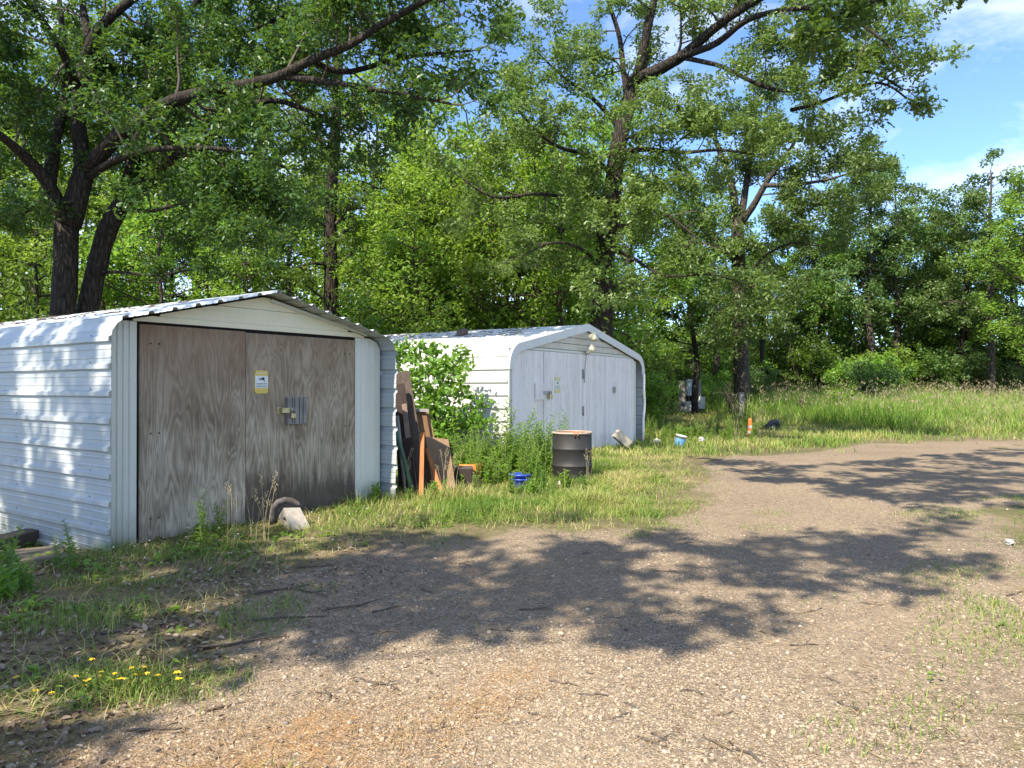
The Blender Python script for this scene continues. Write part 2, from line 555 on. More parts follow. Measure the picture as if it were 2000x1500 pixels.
def tone_mat(name, stops, trans=0.0, rough=0.7):
    m, n, b = new_mat(name)
    a = n.nodes.new('ShaderNodeAttribute'); a.attribute_name = 'tone'
    c = ramp(n, a.outputs['Fac'], stops)
    n.links.new(c, b.inputs['Base Color'])
    b.inputs['Roughness'].default_value = rough
    b.inputs['Specular IOR Level'].default_value = 0.25
    if trans:
        t = n.nodes.new('ShaderNodeBsdfTranslucent'); n.links.new(c, t.inputs['Color'])
        ms = n.nodes.new('ShaderNodeMixShader'); ms.inputs[0].default_value = trans
        n.links.new(b.outputs[0], ms.inputs[1]); n.links.new(t.outputs[0], ms.inputs[2])
        n.links.new(ms.outputs[0], n.nodes['Material Output'].inputs['Surface'])
    return m


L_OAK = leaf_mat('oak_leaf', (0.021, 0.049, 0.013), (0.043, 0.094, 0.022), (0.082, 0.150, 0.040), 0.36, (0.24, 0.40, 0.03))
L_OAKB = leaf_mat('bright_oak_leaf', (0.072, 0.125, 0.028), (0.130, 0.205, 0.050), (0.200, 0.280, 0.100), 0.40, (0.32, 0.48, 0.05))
L_ASH = leaf_mat('sapling_leaf', (0.100, 0.185, 0.026), (0.165, 0.285, 0.042), (0.235, 0.365, 0.066), 0.48, (0.44, 0.66, 0.05))
L_GREY = leaf_mat('grey_green_leaf', (0.055, 0.100, 0.028), (0.096, 0.160, 0.044), (0.150, 0.215, 0.070), 0.38, (0.28, 0.43, 0.06))
L_WEED = leaf_mat('weed_leaf', (0.090, 0.175, 0.022), (0.140, 0.255, 0.034), (0.200, 0.320, 0.055), 0.44, (0.40, 0.62, 0.05))
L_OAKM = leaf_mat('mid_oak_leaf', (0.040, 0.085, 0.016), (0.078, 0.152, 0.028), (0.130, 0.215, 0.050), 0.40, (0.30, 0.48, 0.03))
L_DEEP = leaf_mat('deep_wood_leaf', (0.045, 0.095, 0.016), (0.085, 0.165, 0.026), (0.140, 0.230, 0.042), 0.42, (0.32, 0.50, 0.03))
L_DEAD = tone_mat('dead_leaf', [(0, (0.09, 0.06, 0.04)), (0.5, (0.20, 0.145, 0.10)), (1, (0.36, 0.29, 0.22))], 0.15)
GRASS = tone_mat('grass_blade', [(0, (0.070, 0.145, 0.022)), (0.45, (0.165, 0.265, 0.040)), (0.75, (0.29, 0.345, 0.075)), (1, (0.46, 0.41, 0.18))], 0.35, 0.55)
STRAW = tone_mat('straw', [(0, (0.15, 0.08, 0.03)), (0.5, (0.30, 0.18, 0.075)), (1, (0.44, 0.31, 0.16))], 0.1)
BARK = bark_mat('oak_bark', (0.012, 0.010, 0.009), (0.060, 0.049, 0.040))
BARKL = bark_mat('grey_bark', (0.022, 0.018, 0.015), (0.115, 0.095, 0.076))
TWIG = plain('twig', (0.085, 0.068, 0.055), 0.9, 0.4, 20)
SHEET = sheet_mat('weathered_white_sheet', (0.42, 0.46, 0.48), amount=0.30)
SHEETW = sheet_mat('bright_white_sheet', (0.64, 0.64, 0.62), amount=0.28)
TRIM = sheet_mat('panel_trim', (0.62, 0.62, 0.54), amount=0.25)
GABLE = sheet_mat('cream_gable', (0.78, 0.70, 0.48), amount=0.3)
GABLEW = sheet_mat('dull_gable', (0.66, 0.61, 0.51), (0.22, 0.19, 0.15), amount=0.6)
PLY_A = plywood_mat('weathered_plywood', (0.0, 0, 0.0), 0.85, 0.0)
PLY_B = plywood_mat('stained_plywood', (3.3, 0, 1.7), 0.6, 0.42)
DARKW = board_mat('dark_old_board', (0.028, 0.02, 0.016), (0.13, 0.098, 0.08))
BLACKW = board_mat('rotten_and_shaded_board', (.012, .009, .008), (.06, .043, .035))  # rotten wood of the box; also holds the painted shade of one leaning board
BROWNW = board_mat('brown_board', (0.07, 0.035, 0.016), (0.25, 0.14, 0.07))
ORANGEW = board_mat('orange_stained_board', (0.25, 0.085, 0.026), (0.47, 0.19, 0.075))
GREYW = board_mat('grey_board', (0.10, 0.09, 0.085), (0.32, 0.30, 0.28))
PLANKW = board_mat('mossy_plank', (0.05, 0.042, 0.028), (0.19, 0.155, 0.11), (1.5, 14, 14))
PAINT = [painted_mat('peeling_white_paint', (k * 2.1, 0, k * 0.7)) for k in range(4)]
DARK = plain('dark_gap', (0.02, 0.017, 0.015), 0.95, 0.3, 8, spec=0.1)
STEEL = plain('dull_steel', (0.33, 0.32, 0.30), 0.45, 0.25, 30, 0.7)
BRASS = plain('brass', (0.42, 0.36, 0.20), 0.4, 0.2, 25, 0.7)
RUST = plain('rust', (0.30, 0.12, 0.055), 0.85, 0.4, 14)
CONC = plain('concrete', (0.36, 0.32, 0.26), 0.95, 0.22, 16, bstr=0.5)
YELLOW = plain('sign_yellow', (0.62, 0.46, 0.10), 0.55, 0.06, 5, bstr=0)
FADEY = plain('faded_yellow', (0.62, 0.58, 0.27), 0.6, 0.1, 30, bstr=0)
SIGNW = plain('sign_white', (0.66, 0.68, 0.66), 0.5, 0.04, 5, bstr=0)
INK = plain('ink_black', (0.02, 0.02, 0.022), 0.5, 0.1, 5, bstr=0)


# ------------------------------------------------------------------ ground and gravel lot
def axis_pts(lo, hi, fine_lo, fine_hi, step, grow=1.25):
    a = list(np.arange(fine_lo, fine_hi + 1e-6, step))
    s = step; x = fine_hi
    while x < hi:
        s *= grow; x += s; a.append(x)
    s = step; x = fine_lo
    while x > lo:
        s *= grow; x -= s; a.insert(0, x)
    return np.array(a)


def grid_mesh(name, xs, ys, zoff, keep=None, attr=None):
    X, Y = np.meshgrid(xs, ys)
    Z = hgt(X, Y) + zoff
    nx = len(xs)
    idx = np.arange(X.size).reshape(X.shape)
    q = np.stack([idx[:-1, :-1], idx[:-1, 1:], idx[1:, 1:], idx[1:, :-1]], -1).reshape(-1, 4)
    if keep is not None:
        k = keep.ravel()[q].any(axis=1)
        q = q[k]
    T = np.concatenate([q[:, [0, 1, 2]], q[:, [0, 2, 3]]])
    m = raw_mesh(name, np.stack([X.ravel(), Y.ravel(), Z.ravel()], 1), T, smoothf=True)
    if attr is not None:
        a = m.attributes.new('edge', 'FLOAT', 'POINT'); a.data.foreach_set('value', attr.ravel().astype(np.float32))
    return m


gm = grid_mesh('ground', axis_pts(-400, 400, -14, 16, 0.4), axis_pts(-200, 600, -4, 40, 0.4), 0.0)
tag(link('ground', gm, ground_mat()), kind='structure')

LOT = np.array([(-2.3, -8), (-2.0, 2.2), (-1.75, 2.9), (-1.5, 3.6), (-1.75, 4.4), (-1.75, 5.3), (-1.35, 6.0), (-0.7, 6.7), (0.0, 7.05), (0.9, 7.1), (1.6, 7.7),
                (2.2, 9.0), (2.7, 10.6), (3.3, 13.2), (4.4, 14.4), (6.3, 15.6), (8.6, 18.2), (12.5, 19.0), (20, 20.5), (34, 22), (34, 12), (16, 10.5), (9.5, 9.6),
                (6.9, 8.9), (5.3, 8.0), (4.75, 7.0), (4.5, 6.3), (4.7, 5.6), (3.8, 5.0), (3.2, 4.3), (2.75, 3.6), (2.3, 3.0), (2.1, 2.2), (2.0, -8)])


def poly_sd(P, X, Y):
    """signed distance, positive inside"""
    X = np.asarray(X, float); Y = np.asarray(Y, float)
    d = np.full(X.shape, 1e9); ins = np.zeros(X.shape, bool)
    for i in range(len(P)):
        a = P[i]; b = P[(i + 1) % len(P)]
        e = b - a
        t = np.clip(((X - a[0]) * e[0] + (Y - a[1]) * e[1]) / (e @ e), 0, 1)
        d = np.minimum(d, np.hypot(X - a[0] - t * e[0], Y - a[1] - t * e[1]))
        c = ((a[1] > Y) != (b[1] > Y)) & (X < (b[0] - a[0]) * (Y - a[1]) / (b[1] - a[1] + 1e-12) + a[0])
        ins ^= c
    return np.where(ins, d, -d)


gx = axis_pts(-4.5, 34, -3.5, 6, 0.1, 1.12); gy = axis_pts(-8, 23, 1.5, 9, 0.1, 1.12)
GX, GY = np.meshgrid(gx, gy)
SD = poly_sd(LOT, GX, GY)
lm = grid_mesh('gravel_lot', gx, gy, 0.008, keep=SD > -0.9, attr=SD)
def needle_band(x, y):
    return np.exp(-((y - (2.72 + .62 * (x + 1.0) + .12 * vnoise(x * 2.5, y * 2.5, 85))) / .24) ** 2) * smooth(-1.5, -.9, x) * smooth(.35, 0, x)
LB = np.clip(needle_band(GX, GY) * (.2 + .8 * smooth(-.4, .6, vnoise(GX * 3, GY * 3, 84))) + .5 * smooth(3.3, 2.4, GY) * smooth(.2, -.8, GX), 0, 1)
_a = lm.attributes.new('litter', 'FLOAT', 'POINT'); _a.data.foreach_set('value', LB.ravel().astype(np.float32))
tag(link('gravel_lot', lm, gravel_mat()), kind='structure')


def lot(x, y):
    return poly_sd(LOT, x, y)


def pts_on_ground(n, xr, yr, fn=None, r=rng):
    """n random ground points; fn(x,y) gives keep probability"""
    out = []
    got = 0
    while got < n:
        x = r.uniform(xr[0], xr[1], n * 2); y = r.uniform(yr[0], yr[1], n * 2)
        k = np.ones(len(x), bool) if fn is None else r.uniform(0, 1, len(x)) < fn(x, y)
        x = x[k]; y = y[k]
        out.append(np.stack([x, y, hgt(x, y)], 1)); got += len(x)
    return np.concatenate(out)[:n]


def in_view(x, y, m=1.05):
    return (y > 1.2) & (np.abs(x) < y * 1000 / F * m + 0.3)


# loose stones
def ico():
    t = (1 + 5 ** .5) / 2
    v = np.array([(-1, t, 0), (1, t, 0), (-1, -t, 0), (1, -t, 0), (0, -1, t), (0, 1, t), (0, -1, -t), (0, 1, -t), (t, 0, -1), (t, 0, 1), (-t, 0, -1), (-t, 0, 1)], float)
    v /= np.linalg.norm(v[0])
    f = np.array([(0, 11, 5), (0, 5, 1), (0, 1, 7), (0, 7, 10), (0, 10, 11), (1, 5, 9), (5, 11, 4), (11, 10, 2), (10, 7, 6), (7, 1, 8), (3, 9, 4), (3, 4, 2), (3, 2, 6), (3, 6, 8), (3, 8, 9), (4, 9, 5), (2, 4, 11), (6, 2, 10), (8, 6, 7), (9, 8, 1)])
    return v, f


OCT = (np.array([(1, 0, 0), (0, 1, 0), (-1, 0, 0), (0, -1, 0), (0, 0, 1.0)]), np.array([(0, 1, 4), (1, 2, 4), (2, 3, 4), (3, 0, 4)]))


def stones(tmpl, P, size, r):
    tv, tt = tmpl
    N = len(P)
    a = r.uniform(0, 6.28, N)
    sc = np.stack([r.uniform(.75, 1.35, N), r.uniform(.6, 1.0, N), r.uniform(.4, .75, N)], 1) * size[:, None]
    V = tv[None] * (1 + r.normal(0, .12, (N, len(tv), 1))) * sc[:, None, :]
    c, s = np.cos(a)[:, None], np.sin(a)[:, None]
    X = V[:, :, 0] * c - V[:, :, 1] * s; Y = V[:, :, 0] * s + V[:, :, 1] * c
    V = np.stack([X, Y, V[:, :, 2]], 2) + P[:, None, :]
    T = tt[None] + (np.arange(N) * len(tv))[:, None, None]
    return V.reshape(-1, 3), T.reshape(-1, 3), np.repeat(r.beta(2.2, 2.2, N), len(tv))


def stone_prob(x, y):
    return in_view(x, y) * smooth(-0.3, 0.5, lot(x, y) + 0.5 * vnoise(x * 1.5, y * 1.5, 9)) * np.clip((3.2 / np.maximum(y, 1)) ** 2, 0.03, 1) * (.35 + .65 * smooth(-.5, .4, vnoise(x * 1.1, y * 1.1, 12)))


p1 = pts_on_ground(9000, (-5, 7), (1.8, 9), stone_prob)
p2 = pts_on_ground(40000, (-5, 7), (1.8, 7), stone_prob)
p1[:, 2] += 0.010; p2[:, 2] += 0.008
V, T, A = join([stones(ico(), p1, rng.lognormal(-5.15, 0.40, len(p1)), rng), stones(OCT, p2, rng.lognormal(-5.5, 0.35, len(p2)), rng)])
tag(link('gravel', raw_mesh('gravel', V, T, A), stone_mat()), kind='stuff')


# ------------------------------------------------------------------ sheds
def shed_profile(W, zb, ze, zr, r, cx):
    """outline of the carport-style sheet: list of (s, point, normal), left foot over the ridge to right foot"""
    slope = math.atan2(zr - ze, W)
    # left wall x=cx-W ; eave corner at (cx-W, ze) rounded with radius r
    turn = math.pi / 2 - slope
    tl = r * math.tan(turn / 2)
    pts = []
    def line(a, b, n):
        for i in range(n + 1): pts.append(np.array(a) + (np.array(b) - np.array(a)) * i / n)
    L = (cx - W, zb); e0 = np.array([cx - W, ze - tl])
    line(L, e0, 40)
    c = np.array([cx - W + r, ze - tl])
    for i in range(1, 16):
        a = math.pi - turn * i / 16
        pts.append(c + r * np.array([math.cos(a), math.sin(a)]))
    a = math.pi - turn
    e1 = c + r * np.array([math.cos(a), math.sin(a)])
    line(e1, (cx, zr), 40)
    left = pts
    right = [np.array([2 * cx - p[0], p[1]]) for p in reversed(left[:-1])]
    return np.array(left + right)


def curve_eval(C):
    seg = np.hypot(*np.diff(C, axis=0).T)
    keep = np.r_[True, seg > 1e-6]; C = C[keep]
    S = np.r_[0, np.cumsum(np.hypot(*np.diff(C, axis=0).T))]
    def ev(s):
        s = np.clip(s, 0, S[-1])
        p = np.array([np.interp(s, S, C[:, 0]), np.interp(s, S, C[:, 1])])
        d = np.array([np.interp(s + .012, S, C[:, 0]) - np.interp(s - .012, S, C[:, 0]), np.interp(s + .012, S, C[:, 1]) - np.interp(s - .012, S, C[:, 1])])
        d /= np.hypot(*d) + 1e-9
        return p, np.array([-d[1], d[0]])
    return ev, S[-1]


def sheet_panels(root, C, y0, y1, mat, major=0.2286, hm=0.025, per=4, dent=0.004, seed=1, phase=0.03):
    """corrugated sheets running along the shed; each 3-foot sheet is a part"""
    ev, L = curve_eval(C)
    ribs = np.arange(phase, L, major)
    S = set(np.round(np.arange(0, L, 0.05), 4)) | {round(L, 4)}
    off = {}
    for s in ribs:
        for ds, h in ((-.032, 0), (-.017, hm), (.017, hm), (.032, 0)):
            S.add(round(s + ds, 4)); off[round(s + ds, 4)] = h
        for q in (0.34, 0.66):
            for ds, h in ((-.010, 0), (-.004, .0035), (.004, .0035), (.010, 0)):
                k = round(s + q * major + ds, 4); S.add(k); off[k] = h
    S = sorted(x for x in S if 0 <= x <= L)
    # drop plain samples that lie on a rib top
    good = []
    for s in S:
        if s in off: good.append(s); continue
        if min(abs(s - rb) for rb in ribs) > 0.034 and min(abs(s - rb - q * major) for rb in ribs for q in (.34, .66)) > .012: good.append(s)
    S = good
    r = np.random.default_rng(seed)
    ys = np.concatenate([[y0], np.linspace(y0 + 0.12, y1, 9)])
    cuts = list(range(0, len(ribs), per))
    for ci, i0 in enumerate(cuts):
        sa = ribs[i0] - .034 if i0 else 0.0
        i1 = i0 + per
        sb = ribs[i1] + .033 if i1 < len(ribs) else L
        ss = [s for s in S if sa - 1e-4 <= s <= sb + 1e-4]
        if len(ss) < 2: continue
        lift = 0.0022 * (ci % 2)
        ph = r.uniform(0, 6.28)
        outer = []; inner = []
        for j, y in enumerate(ys):
            for s in ss:
                p, nn = ev(s)
                o = off.get(s, 0.0) + lift + dent * math.sin(1.7 * y + ph + 2.1 * s) * math.sin(3.1 * s + ph)
                yy = y + (0.006 * math.sin(9 * s + ph) if j == 0 else 0)
                a = p + nn * o; b = p + nn * (o - 0.0016)
                outer.append((a[0], yy, a[1])); inner.append((b[0], yy, b[1]))
        n = len(ss); m = len(ys); N = n * m
        f = []
        for j in range(m - 1):
            for i in range(n - 1):
                a = j * n + i
                f.append((a, a + 1, a + n + 1, a + n)); f.append((N + a, N + a + n, N + a + n + 1, N + a + 1))
        for i in range(n - 1):
            f.append((i + 1, i, N + i, N + i + 1)); a = (m - 1) * n + i; f.append((a, a + 1, N + a + 1, N + a))
        for j in range(m - 1):
            a = j * n; f.append((a, a + n, N + a + n, N + a)); a = j * n + n - 1; f.append((a + n, a, N + a, N + a + n))
        g = G(); g.add(outer + inner, f)
        g.build('metal_panel', mat, root)
    return ev, L, ribs


def screws(root, ev, L, ribs, ys, mat, major=0.2286, rad=0.007, jit=0.01):
    g = G()
    for y in ys:
        for s in ribs:
            for q in (0.17,):
                if s + q * major > L: continue
                p, nn = ev(s + q * major)
                y_ = y + random.uniform(-jit, jit)
                c = np.array([p[0], y_, p[1]]); N3 = np.array([nn[0], 0, nn[1]])
                g.tube([c - N3 * .004, c + N3 * .006], [rad, rad * .7], 5)
    tag(g.build('screws', mat, root), kind='stuff')


def offset_curve(C, d):
    T = np.gradient(C, axis=0); T /= np.hypot(T[:, 0], T[:, 1])[:, None] + 1e-9
    N = np.stack([-T[:, 1], T[:, 0]], 1)
    return C + N * d


SCREW = plain('screw_head', (0.06, 0.075, 0.07), 0.6, 0.3, 30, 0.3)

# ---- near shed
A1 = math.radians(90 - 34.778)
s1 = thing('metal_shed', 'near white corrugated metal shed with weathered grey plywood doors', 'shed', (-3.301, 6.511, 0.0), A1)
C1 = shed_profile(1.68, -0.085, 1.93, 2.335, 0.20, 1.33)
ev1, L1, ribs1 = sheet_panels(s1, C1, -0.23, 6.9, SHEET, seed=5)
screws(s1, ev1, L1, ribs1, (0.12, 1.55, 2.9, 4.2), SCREW)
IN1 = offset_curve(C1, -0.028)


def under(C, x):
    """roof underside height at x"""
    k = np.argsort(C[:, 0])
    return float(np.interp(x, C[k, 0], C[k, 1]))


def roof_poly(C, z0, z1, x0, x1, n=24):
    """piece of the gable between heights z0..z1 below the roof curve C"""
    xs = np.linspace(x0, x1, n)
    top = [min(z1, under(C, x)) for x in xs]
    k = [i for i, t in enumerate(top) if t > z0 + 0.004]
    if len(k) < 2: return None
    return [(xs[i], z0) for i in (k[0], k[-1])] + [(xs[i], top[i]) for i in reversed(k)]


# front panels beside the doors, ribbed vertically
for x0, x1, zb in ((-0.318, -0.014, -0.09), (2.572, 2.975, -0.02)):
    xs = np.linspace(x0, x1, 14)
    poly = [(x0, zb), (x1, zb)] + [(x, min(1.955, under(IN1, x))) for x in reversed(xs)]
    g = G(); g.prism(poly, 0.0, 0.012)
    w = x1 - x0
    ribx = [x0 + w * q for q in ((0.28, 0.45, 0.62, 0.80) if x0 < 0 else (0.22, 0.44, 0.48, 0.72))]
    for x in ribx:
        h = min(1.95, under(IN1, x) - .02)
        g.add([(x - .012, -.0005, zb + .002), (x - .004, -.009, zb + .002), (x + .004, -.009, zb + .002), (x + .012, -.0005, zb + .002),
               (x - .012, -.0005, h), (x - .004, -.009, h), (x + .004, -.009, h), (x + .012, -.0005, h)],
              [(0, 1, 5, 4), (1, 2, 6, 5), (2, 3, 7, 6), (0, 3, 2, 1), (4, 5, 6, 7)])
    g.build('front_panel', TRIM, s1)
# gable siding strips
for z0, z1, yy in ((1.958, 2.012, -0.006), (2.014, 2.165, 0.0), (2.169, 2.5, -0.004)):
    poly = roof_poly(IN1, z0, z1, -0.30, 2.96, 40)
    if poly:
        g = G(); g.prism(poly, yy, 0.016)
        if z0 == 2.014:
            for zz in (2.06, 2.11):
                x0 = [x for x in np.linspace(-.3, 1.3, 60) if under(IN1, x) > zz + .012][0]
                g.box(x0, 2.66 - x0, -0.003, 0.0005, zz, zz + 0.008)
        g.build('gable_board', GABLE, s1)
# sloping metal edge under the right roof
g = G()
for a, b in (((1.38, 2.255), (2.74, 1.975)),):
    d = np.array([b[0] - a[0], b[1] - a[1]]); d /= np.hypot(*d); nn = np.array([-d[1], d[0]])
    g.prism([(a[0], a[1]), (b[0], b[1]), tuple(np.array(b) + nn * .035), tuple(np.array(a) + nn * .035)], -0.022, -0.004)
g.build('eave_trim', TRIM, s1)
# dark gap above the doors
G().box(0.0, 2.557, 0.016, 0.05, 1.90, 1.957).box(-0.016, 0.004, 0.014, 0.05, -0.05, 1.95).build('lintel', DARK, s1)
# plywood leaves
def ragged(x0, x1, z0, z1, seed, amp=.012):
    r = np.random.default_rng(seed)
    xs = np.linspace(x0, x1, 26)
    return [(x, z0 + float(r.uniform(-amp, amp)) + (.03 if r.random() < .07 else 0)) for x in xs] + [(x1, z1), (x0, z1)]
dA = G().prism(ragged(0.006, 1.085, -0.002, 1.932, 1), -0.012, 0.008).build('plywood_door', PLY_A, s1, 0.003)
dB = G().prism(ragged(1.092, 2.558, -0.014, 1.922, 2), -0.008, 0.012).build('plywood_door', PLY_B, s1, 0.003, 'grey plywood door stained dark along its foot')
g = G()
for x in (0.105, 0.185):
    for z in (1.765, 0.96, 0.20):
        g.tube([(x, -0.012, z), (x, -0.018, z)], 0.009, 6)
g.build('door_bolts', SCREW, dA)
g = G()
for x in (2.40, 2.475):
    for z in (1.76, 0.93, 0.24):
        g.tube([(x, -0.008, z), (x, -0.014, z)], 0.009, 6)
g.build('door_bolts', SCREW, dB)
for c in (dA.children + dB.children): c['kind'] = 'stuff'
blk = G().box(1.575, 1.825, -0.048, -0.009, 0.982, 1.268).build('wood_block', GREYW, s1, 0.003)
g = G()
for x in (1.63, 1.66, 1.72, 1.77): g.box(x, x + .007, -0.0495, -0.047, 0.99, 1.262)
g.build('groove', DARK, blk)
hp = G().box(1.462, 1.51, -0.014, -0.0085, 1.095, 1.165).box(1.505, 1.63, -0.058, -0.051, 1.103, 1.157).box(1.497, 1.507, -0.058, -0.010, 1.103, 1.157).build('hasp', BRASS, s1, 0.002)
g = G(); g.tube([(1.605, -.064, 1.10), (1.605, -.075, 1.135), (1.62, -.078, 1.15), (1.64, -.075, 1.135), (1.64, -.064, 1.10)], 0.007, 6)
pk = g.build('padlock', STEEL, s1)
G().box(1.592, 1.652, -0.083, -0.060, 1.045, 1.10).build('lock_body', BRASS, pk, 0.006)
# back wall and sill
G().prism([(-.33, -.08), (2.99, -.08), (2.99, 1.8), (1.33, 2.29), (-.33, 1.8)], 6.8, 6.83).build('back_wall', SHEET, s1)
G().box(-0.30, 2.96, 0.03, 0.12, -0.12, 0.0).build('sill', DARKW, s1)


def text_part(body, size, loc, mat, parent, ry=0.0, extrude=0.0006, width=None):
    cu = bpy.data.curves.new('lettering', 'FONT')
    cu.body = body; cu.size = size; cu.align_x = 'CENTER'; cu.align_y = 'CENTER'; cu.extrude = extrude
    tmp = bpy.data.objects.new('lettering_src', cu); COL.objects.link(tmp)
    dg = bpy.context.evaluated_depsgraph_get()
    me = bpy.data.meshes.new_from_object(tmp.evaluated_get(dg))
    bpy.data.objects.remove(tmp, do_unlink=True)
    co = np.empty(len(me.vertices) * 3, np.float32); me.vertices.foreach_get('co', co)
    co = co.reshape(-1, 3)
    if width:
        co[:, 0] *= width / max(1e-6, (co[:, 0].max() - co[:, 0].min()))
    out = np.stack([co[:, 0] + loc[0], loc[1] - co[:, 2], co[:, 1] + loc[2]], 1)   # upright, facing -y
    me.vertices.foreach_set('co', out.ravel().astype(np.float32))
    me.materials.clear(); me.materials.append(mat); me.update()
    o = bpy.data.objects.new('lettering', me); COL.objects.link(o); o.parent = parent
    return o


def cctv_sign(name, label, loc, rz, w, h, ymat, wmat, inkmat, detailed=True):
    r = thing(name, label, 'sign', loc, rz)
    G().box(-w / 2, w / 2, -.004, 0, 0, h).build('plate', ymat, r)
    G().box(-w / 2 + .006, w / 2 - .006, -.006, -.0042, h * .235, h * .765).build('white_field', wmat, r)
    # camera pictogram: slanted body, lens, wall arm
    g = G()
    g.add([(-.012, -.0075, h * .66), (.030, -.0075, h * .715), (.036, -.0075, h * .60), (.006, -.0075, h * .575)], [(0, 3, 2, 1)])
    g.add([(-.032, -.0075, h * .635), (-.018, -.0075, h * .68), (-.008, -.0075, h * .60), (-.022, -.0075, h * .575)], [(0, 3, 2, 1)])
    g.add([(.020, -.0075, h * .59), (.028, -.0075, h * .59), (.040, -.0075, h * .53), (.034, -.0075, h * .52)], [(0, 3, 2, 1)])
    g.add([(.030, -.0075, h * .53), (.044, -.0075, h * .53), (.044, -.0075, h * .505), (.034, -.0075, h * .505)], [(0, 3, 2, 1)])
    g.build('camera_pictogram', inkmat, r)
    text_part('24 HOUR VIDEO', 0.02, (0, -.0068, h * .415), inkmat, r, width=w * .78)
    text_part('SURVEILLANCE', 0.02, (0, -.0068, h * .305), inkmat, r, width=w * .78)
    text_part('WARNING', 0.026, (0, -.0048, h * .88), wmat, r, width=w * .74)
    g = G()
    for x in (-w / 2 + .008, w / 2 - .008):
        for z in (.008, h - .008): g.tube([(x, -.004, z), (x, -.008, z)], .005, 6)
    tag(g.build('corner_screws', SCREW, r), kind='stuff')
    return r


def local(root, x, y, z):
    c, s = math.cos(root.rotation_euler[2]), math.sin(root.rotation_euler[2])
    return (root.location[0] + c * x - s * y, root.location[1] + s * x + c * y, root.location[2] + z)


cctv_sign('warning_sign', 'yellow and white camera surveillance sign on the grey plywood door', local(s1, 1.272, -0.009, 1.31), A1, 0.162, 0.235, YELLOW, SIGNW, INK)

# ---- far shed
A2 = math.radians(90 - 32.29)
s2 = thing('metal_shed', 'far white metal shed with peeling white painted doors behind the black barrel', 'shed', (2.987, 17.773, 0.05), A2)
CX2, W2 = -2.70, 3.05
C2 = shed_profile(W2, 0.0, 2.03, 2.63, 0.42, CX2)
ev2, L2, ribs2 = sheet_panels(s2, C2, -0.03, 6.2, SHEETW, seed=9, phase=0.06)
screws(s2, ev2, L2, ribs2, (0.25, 1.6, 3.0), SCREW, rad=0.006)
IN2 = offset_curve(C2, -0.03)
# fascia strip following the roof edge
k0 = int(len(C2) * 0.0)
OUT = offset_curve(C2, 0.030); INN = offset_curve(C2, -0.125)
sel = [i for i in range(len(C2)) if C2[i, 1] > 1.62]
g = G()
bend = lambda p: p
vf = [(OUT[i, 0], -0.075, OUT[i, 1]) for i in sel] + [(INN[i, 0], -0.075, INN[i, 1]) for i in sel]
vb = [(OUT[i, 0], -0.032, OUT[i, 1]) for i in sel] + [(INN[i, 0], -0.055, INN[i, 1]) for i in sel]
n = len(sel); f = []
for i in range(n - 1):
    f.append((i, i + 1, n + i + 1, n + i)); f.append((2 * n + i, 3 * n + i, 3 * n + i + 1, 2 * n + i + 1))
    f.append((i, 2 * n + i, 2 * n + i + 1, i + 1)); f.append((n + i, n + i + 1, 3 * n + i + 1, 3 * n + i))
f += [(0, n, 3 * n, 2 * n), (n - 1, 3 * n - 1, 4 * n - 1, 2 * n - 1)]
g.add(vf + vb, [tuple(reversed(q)) for q in f])
g.build('fascia', SHEETW, s2)
# bent strip down the right corner
g = G()
zz = np.linspace(1.66, 0.02, 14)
pth = []
for z in zz:
    b = 0.035 * math.exp(-((z - 1.0) / .22) ** 2) - 0.05 * smooth(0.8, 0.1, z) + 0.01 * math.sin(z * 9)
    pth.append((CX2 + W2 + 0.02 + float(b), z))
vf = []; 
for (x, z) in pth: vf += [(x - .075, -.06, z), (x, -.085, z), (x + .004, -.03, z)]
f = []
for i in range(len(pth) - 1):
    a = i * 3
    f += [(a, a + 3, a + 4, a + 1), (a + 1, a + 4, a + 5, a + 2)]
g.add(vf, f)
o = g.build('corner_strip', SHEETW, s2, label='crumpled white metal strip hanging down the corner')
sd_ = o.modifiers.new('solid', 'SOLIDIFY'); sd_.thickness = 0.003
# left corner post
G().box(CX2 - W2 - .012, CX2 - W2 + .045, -.05, -.03, 0.0, 1.64).build('corner_post', TRIM, s2)
G().box(CX2 - W2 + .047, CX2 - W2 + .10, -.022, -.01, 0.0, 1.75).build('corner_gap', DARK, s2)
# gable strips
for kz, (z0, z1, yy) in enumerate(((2.02, 2.070, -0.004), (2.080, 2.198, -0.008), (2.208, 2.325, -0.012), (2.336, 2.7, -0.008))):
    poly = roof_poly(INN, z0, z1, CX2 - W2, CX2 + W2, 60)
    if poly: G().prism(poly, yy, 0.012).build('gable_board', TRIM if kz == 0 else GABLEW, s2)
G().prism([(CX2 - 2.95, 2.0), (CX2 + 2.95, 2.0), (CX2 + 2.95, 2.018), (CX2 - 2.95, 2.018)], 0.016, 0.04).build('lintel', DARK, s2)
